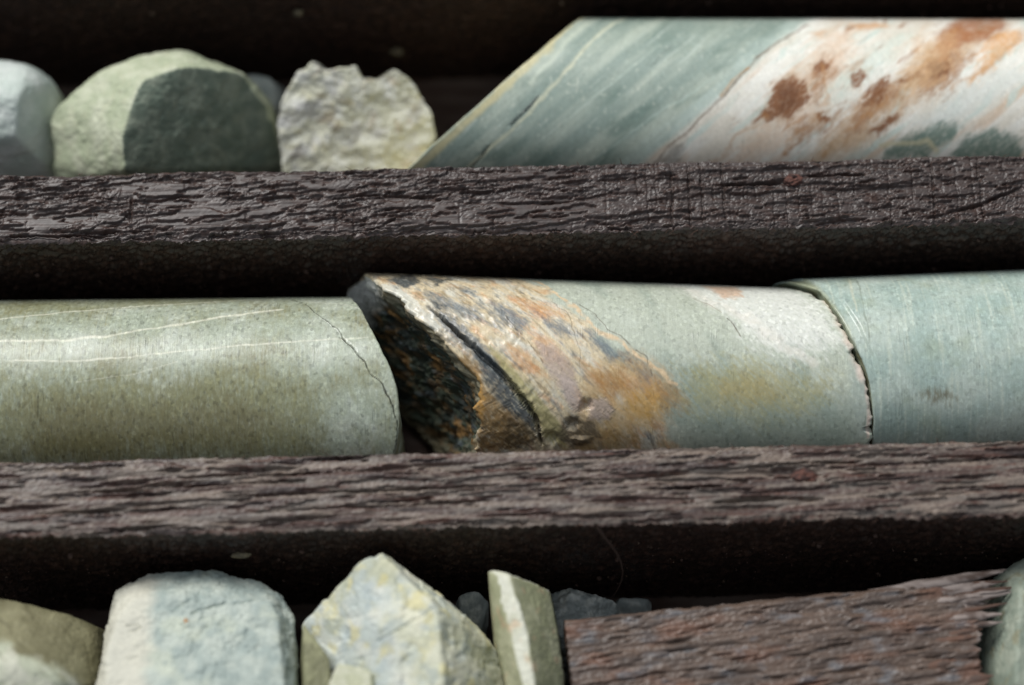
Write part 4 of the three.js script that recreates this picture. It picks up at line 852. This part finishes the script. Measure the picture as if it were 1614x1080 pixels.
{
  const pale = mottled(col(194, 196, 174), col(210, 208, 186), 6, 5), cool = mottled(col(178, 186, 180), col(200, 202, 192), 5, 15), oliveSide = mottled(col(170, 170, 138), col(190, 188, 158), 5, 25);
  const seams = [[-30, 48, 67.7], [-26.5, 49, 66.1], [-23.4, 50, 64.3], [-18.4, 50, 61.6]].map((p) => [p[0], p[2]]);
  tag(stone('core_fragment_003', [...[[-29.4, 49, 47.2], [-35.4, 48, 50.4], [-39.1, 46, 52.5], [-43.1, 42, 56.5], [-47.8, 37, 60.2], [-47.6, 36, 62.2], [-22.8, 46, 51.9], [-16.1, 42, 56.6], [-8.8, 37, 60.6], [-3.7, 34, 66.6], [-2.4, 32, 73.8], [-3.1, 32, 81.5], [-17.3, 51, 61], [-37.3, 40, 69.7], [-29.8, 41, 72.6], [-28.6, 50, 66.7], [-16, 50, 78], [-27.9, 48, 79.8], [-15.7, 48, 85.5], [-35.3, 40, 80.2]], [-44, 3, 58], [-36, 1, 52], [-10, 1, 52], [-4, 1, 62], [-6, 3, 84], [-40, 3, 86]],
    { k: 14, detail: 84, amp: 1.3, fine: 0.1, scale: 10, edge: 90, chips: 5, carve: (x, y, z) => { let h = 0; for (let i = 0; i + 1 < seams.length; i++) { const [e] = segmentDistance(x + 0.4 * noise(x / 2, z / 2), z + 0.4 * noise(x / 2, z / 2, 7), seams[i], seams[i + 1]); h = Math.min(h, -0.35 * (1 - smooth(0.05, 0.22, e))); } return h; }, color: (x, y, z, on, n) => {
      let c = mix(mix(pale(x, y, z), cool(x, y, z), smooth(-20, -30, x + 5 * fbm(x / 9, y / 9, z / 9, 3))), oliveSide(x, y, z), 0.7 * smooth(0, 0.5, fbm(x / 8, y / 8, z / 8 + 55, 4)));  // cooler left part puts bluish sky light into the stone colour
      c = mix(c, col(196, 186, 128), 0.6 * smooth(0.15, 0.55, fbm(x / 4, y / 4, z / 4 + 31, 4)));
      c = mix(c, col(150, 162, 164), 0.55 * smooth(0.1, 0.5, fbm(x / 5, y / 3, z / 3 + 41, 4)) * 0.8);
      return grainy(c, x, y, z, 3);
    } }), 'angular pale green core fragment rising to a sharp peak', 'rock');
}
tag(stone('stone_chip_002', [...[[-40.3, 46, 71.4], [-36.9, 47, 71.1], [-29.8, 48, 74.6], [-29, 48, 77.8], [-29.3, 48, 83.9], [-40.9, 45, 82.8]], [-42, 42, 76], [-32, 42, 76], [-32, 42, 83], [-42, 42, 83]],
  { detail: 30, k: 19, amp: 0.3, color: (x, y, z) => grainy(mottled(col(176, 178, 150), col(196, 196, 176), 4, 4)(x, y, z), x, y, z) }), 'small cream chip lying against the foot of the peaked fragment', 'rock');
{
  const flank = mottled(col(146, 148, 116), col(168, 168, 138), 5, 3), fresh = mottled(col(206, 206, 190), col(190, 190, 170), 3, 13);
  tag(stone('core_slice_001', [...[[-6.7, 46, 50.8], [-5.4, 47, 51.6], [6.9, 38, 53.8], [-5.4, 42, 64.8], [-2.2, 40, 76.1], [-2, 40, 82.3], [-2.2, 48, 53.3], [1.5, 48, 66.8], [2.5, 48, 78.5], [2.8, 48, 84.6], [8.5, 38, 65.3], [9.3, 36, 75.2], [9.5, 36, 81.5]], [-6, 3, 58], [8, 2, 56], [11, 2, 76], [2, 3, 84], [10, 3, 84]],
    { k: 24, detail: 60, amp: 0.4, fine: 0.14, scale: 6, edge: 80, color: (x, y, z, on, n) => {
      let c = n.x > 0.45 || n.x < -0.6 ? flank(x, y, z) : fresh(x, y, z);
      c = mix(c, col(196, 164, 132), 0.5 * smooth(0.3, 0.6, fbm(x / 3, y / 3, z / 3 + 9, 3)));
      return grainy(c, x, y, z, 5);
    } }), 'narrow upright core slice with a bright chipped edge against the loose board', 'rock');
}
{
  const wet = (x, y, z) => grainy(mix(col(150, 156, 152), col(196, 198, 190), smooth(-0.2, 0.4, fbm(x / 3, y / 3, z / 3, 4))), x, y, z, 6);
  const shiny = new THREE.MeshPhysicalMaterial({ vertexColors: true, roughness: 0.4 });
  tag(stone('stone_chip_003', [...[[6.9, 18, 46], [12.7, 20, 46.8], [19, 20, 49.3], [24.1, 16, 51.1], [21.6, 16, 58.8], [8.7, 20, 59.7]], [8, 0.5, 50], [20, 0.5, 50], [24, 0.5, 62], [10, 0.5, 66]], { detail: 34, k: 31, amp: 1, scale: 3, color: wet, material: shiny }), 'glittering blue grey chip half under the loose board', 'rock');
  tag(stone('stone_chip_004', [...[[21.1, 12, 46.8], [26.6, 13, 46.6], [31, 12, 46.7], [31.2, 10, 49.7], [21.5, 10, 50.2]], [20, 0.5, 50], [30, 0.5, 50], [30, 0.5, 58], [20, 0.5, 58]], { detail: 20, k: 33, amp: 0.5, color: wet }), 'small square grey chip behind the corner of the loose board', 'rock');
  tag(stone('stone_chip_005', [...[[-13.4, 20, 48.6], [-11.5, 22, 47.7], [-9.1, 20, 47.5], [-6.4, 18, 49.9], [-8.2, 16, 55.2], [-13.1, 18, 54.9]], [-16, 0.5, 50], [-8, 0.5, 50], [-8, 0.5, 60], [-16, 0.5, 60]], { detail: 20, k: 35, amp: 0.6, color: wet }), 'dark grey chip in the gap behind the peaked fragment', 'rock');
}
{
  const pale = mottled(col(126, 136, 122), col(156, 162, 146), 6, 3);
  tag(stone('core_fragment_004', [...[[103.6, 30, 50.2], [105.4, 32, 48.2], [108.2, 33, 46.4], [112.3, 34, 45.3], [120.6, 34, 46.3], [101.7, 28, 57.1], [100.6, 26, 63.7], [98.9, 26, 73.7], [100.1, 26, 82.3], [119.3, 36, 65.8], [117, 36, 85.4], [108.5, 40, 56.8], [104.8, 40, 77.9]], [98, 1, 50], [122, 1, 50], [122, 1, 88], [98, 1, 88]],
    { k: 41, amp: 0.5, scale: 7, edge: 30, color: (x, y, z) => grainy(mix(pale(x, y, z), col(128, 112, 70), 0.4 * smooth(0.2, 0.6, fbm(x / 3, y / 3, z / 3 + 20, 3))), x, y, z) }), 'pale green grey fragment beyond the splintered end of the loose board', 'rock');
}

// ------------------------------------------------------------------ the loose board with a splintered end
{
  const board = new THREE.Group();
  board.name = 'broken_board';
  tag(board, 'loose piece of reddish brown board with a splintered end lying over the rubble', 'board');
  const [a, b] = [[9.7, 38, 60.5], [94, 38, 53.5]]; // back edge of its top face
  const yaw = Math.atan2(b[2] - a[2], b[0] - a[0]), len = Math.hypot(b[0] - a[0], b[2] - a[2]), wide = 34, thick = 9;
  board.position.set(a[0] * MM, 38 * MM, a[2] * MM);
  board.rotation.y = -yaw;
  scene.add(board);
  const rightEnd = (z) => len + 2.5 * noise(z / 4, 4.2) + 1.6 * noise(z / 1.2, 9.1) + 3 * smooth(14, 4, z) - 1.5 * smooth(6, 0, z) + (z > 9 ? 3 : 0);
  const top = (x, z) => { // worn, with soft lumps along the grain
    const wz = z + 0.03 * x + 0.5 * noise(x / 20, z / 8, 17.5);
    return 0.7 * terrace(fbm(x / 18, wz / 3, 31.7, 5, 0.58), 1.9, 0.12) + 0.25 * noise(x / 30, wz / 0.9, 35) + 0.2 * fbm(x / 3.5, wz / 1.5, 37, 3) + 0.1 * fbm(x / 1, z / 0.5, 33, 2) - 0.7 * smooth(0.3, 0.6, fbm(x / 12, wz / 1.1, 41, 3));
  };
  const tone = (x, y, z) => {
    let c = mix(col(96, 80, 70), col(76, 64, 57), smooth(-0.3, 0.5, fbm(x / 14, z / 2.4, 51, 4)));
    c = mix(c, col(108, 74, 58), 0.6 * smooth(0, 0.6, fbm(x / 16, z / 6, 57, 3)));
    c = mix(c, col(104, 106, 110), 0.65 * smooth(0.1, 0.6, fbm(x / 7, z / 3, 61, 4)));
    c = mix(c, col(70, 60, 55), 0.6 * smooth(0.1, 0.5, fbm(x / 12, z / 5, 71, 4)));
    return mul(c, 1 + 0.3 * noise(x / 0.7, z / 0.35, 5));
  };
  const nx = 420, rows = [];
  for (let y = -thick; y < -0.6; y += 0.8) rows.push([0, y]);
  for (let z = 0; z <= wide; z += 0.25) rows.push([z, 0]);
  for (let y = -0.8; y > -thick; y -= 0.8) rows.push([wide, y]);
  rows.push([wide, -thick]); rows.push([0, -thick]);
  const leftEnd = (z, y) => 0.35 * noise(z / 0.9, y / 3, 2) + 0.3 * noise(z / 0.35, y / 2, 12);
  const at = (i, j) => {
    const [z, y] = rows[j], t = i / (nx - 1), l = leftEnd(z, y), x = l + (rightEnd(z) - l) * t, edge = Math.min(z, wide - z);
    const fall = 0.8 * (1 - smooth(0, 1.2, edge)) ** 2;
    return [x, y === 0 ? top(x, z) - fall : y, z + (edge === 0 ? 0.35 * noise(x / 5, y / 3, 3) + 0.15 * noise(x, y, 6) : 0)];
  };
  mesh('board_face', sheet(nx, rows.length, at, { flip: true, color: (i, j, x, y, z) => tone(x, y, z) }), greyWood, board);
  for (const right of [0, 1]) { // end grain
    const list = rows.map((_, j) => at(right * (nx - 1), j));
    const m = 30, top0 = list.filter((_, j) => rows[j][1] === 0);
    mesh('end_grain', sheet(top0.length, m, (i, j) => { const p = top0[i], t = j / (m - 1); return [p[0] + (t > 0 && t < 1 ? 0.5 * noise(p[2] / 0.8, t * 4, 8 + right) : 0), p[1] + (-thick - p[1]) * t, p[2]]; },
      { flip: !right, color: (i, j, x, y, z) => mul(tone(x, y, z), 0.9 + 0.2 * noise(y * 2, z * 2)) }), greyWood, board);
  }
  // splinters that stick out of the torn end
  const pale = new THREE.MeshStandardMaterial({ vertexColors: true, roughness: 0.75 });
  const splinters = [];
  for (let n = 0; n < 26; n++) { // x, z, length, width, height, rise, drift, weathered pale or brown
    const z = n < 15 ? 0.6 + n * 0.68 + rr(-0.2, 0.2) : rr(10.5, 33), upper = n < 15, l = upper ? 9 + 10 * rnd() : rr(4, 9);
    splinters.push([rr(-7, -3), z, l, rr(0.7, 1.8), rr(0.8, 1.5), rr(-1.2, 0.3), rr(-0.1, 0.02) * l, upper && n % 3 !== 1 ? 1 : 0]);
  }
  splinters.push([-14, 1.0, 25, 1.7, 1.3, 0.5, -1.6, 1], [-8, 5.2, 20, 1.9, 1.3, -0.2, -1.2, 1]);
  splinters.forEach(([x, z, l, w, h, rise, drift, light], n) => {
    const nu = 26, nv = 9;
    const g = sheet(nu, nv, (i, j) => {
      const t = i / (nu - 1), a = j / (nv - 1) * 2 * Math.PI, f = (1 - 0.8 * t ** 4) * (1 + 0.3 * noise(t * 7, n + 0.5));
      return [x + len - 4 * (1 - t) ** 3 + l * t + (i === nu - 1 ? 0.6 * Math.sin(a) : 0), 0.1 - 1.3 * (1 - t) ** 3 + rise * t + Math.sin(a) * h * 0.6 * f - 0.3, z + drift * t + Math.cos(a) * w * 0.7 * f + 0.25 * noise(t * 4, n + 0.2)];
    }, { color: (i, j, px, py, pz) => mix(light ? col(142, 130, 124) : col(96, 68, 54), col(74, 58, 50), smooth(-0.3, 0.4, fbm(px / 5, py * 2, pz * 2 + n, 3))) });
    mesh('splinter', g, pale, board);
  });
}

// ------------------------------------------------------------------ small things
{
  const root = mesh('dry_root', fibre([[16.4, 52.9, 44.2], [18.4, 47.5, 45.2], [21.2, 39.4, 45.6], [23.3, 27.8, 46.4], [22.8, 18.7, 47.2], [21.1, 12.5, 48]], 0.34, 0.16, 6), new THREE.MeshStandardMaterial({ color: new THREE.Color().setRGB(...col(72, 54, 44)), roughness: 0.85 }));
  tag(root, 'thin brown root hanging from the worn divider down to the rubble', 'root');
}
{ // grains stuck to the divider sides and lying on the floor
  const unit = mergeVertices(new THREE.IcosahedronGeometry(1, 1).deleteAttribute('uv').deleteAttribute('normal'), 1e-4), p = unit.attributes.position;
  for (let k = 0; k < p.count; k++) { const f = 1 + 0.4 * noise(p.getX(k) * 2, p.getY(k) * 2, p.getZ(k) * 2); p.setXYZ(k, p.getX(k) * f, p.getY(k) * f, p.getZ(k) * f); }
  unit.computeVertexNormals();
  const n = 2600, grit = new THREE.InstancedMesh(unit, new THREE.MeshStandardMaterial({ roughness: 0.75 }), n), o = new THREE.Object3D(), c = new THREE.Color();
  for (let i = 0; i < n; i++) {
    const face = rnd(), s = rr(0.08, 0.22) + (rnd() < 0.03 ? rr(0.1, 0.5) : 0);
    const x = rr(-125, 125);
    if (face < 0.75) o.position.set(x, rr(2, 47), [-96.2, -26.25, 43.7][Math.floor(rnd() * 3)] + rr(-0.1, 0.25));
    else o.position.set(x, rr(0.1, 0.4), [-70, 0, 70][Math.floor(rnd() * 3)] + rr(-25, 25));
    o.position.multiplyScalar(MM);
    o.rotation.set(rr(0, 6), rr(0, 6), rr(0, 6));
    o.scale.set(s * rr(0.7, 1.5), s, s * rr(0.7, 1.3)).multiplyScalar(MM);
    o.updateMatrix();
    grit.setMatrixAt(i, o.matrix);
    const t = rnd(), q = t < 0.85 ? col(70, 50, 40) : col(96, 78, 62);
    grit.setColorAt(i, c.setRGB(...q));
  }
  grit.name = 'grit';
  grit.castShadow = grit.receiveShadow = true;
  tag(grit, 'loose grains of dirt and stone stuck to the divider sides', 'grit', null, 'stuff');
  scene.add(grit);
}
for (const [px, size, k] of [[[[-60.4, 37.8, 44.2]], [2.2, 0.8, 0.8], 1], [[[-26.8, 14.9, -95.6]], [1.6, 1, 0.9], 2], [[[-49.9, 34.3, -95.6]], [1.2, 0.8, 0.8], 3]]) {
  const g = lump(8, size, (d) => 1 + 0.25 * fbm(d[0], d[1], d[2] + k, 3), (d) => mix(col(120, 108, 84), col(92, 84, 66), smooth(-0.3, 0.3, noise(d[0] * 2, d[1] * 2, d[2] * 2 + k))));
  const m = mesh(k === 1 ? 'pebble' : 'pebble_00' + (k - 1), g, brokenStone);
  m.position.set(px[0][0] * MM, px[0][1] * MM, px[0][2] * MM);
  tag(m, ['', 'flat olive pebble stuck to the side of the worn grey divider', 'tan pebble stuck to the back divider above the crusted fragment', 'tiny tan pebble stuck high on the back divider'][k], 'pebble');
}

renderer.render(scene, camera);
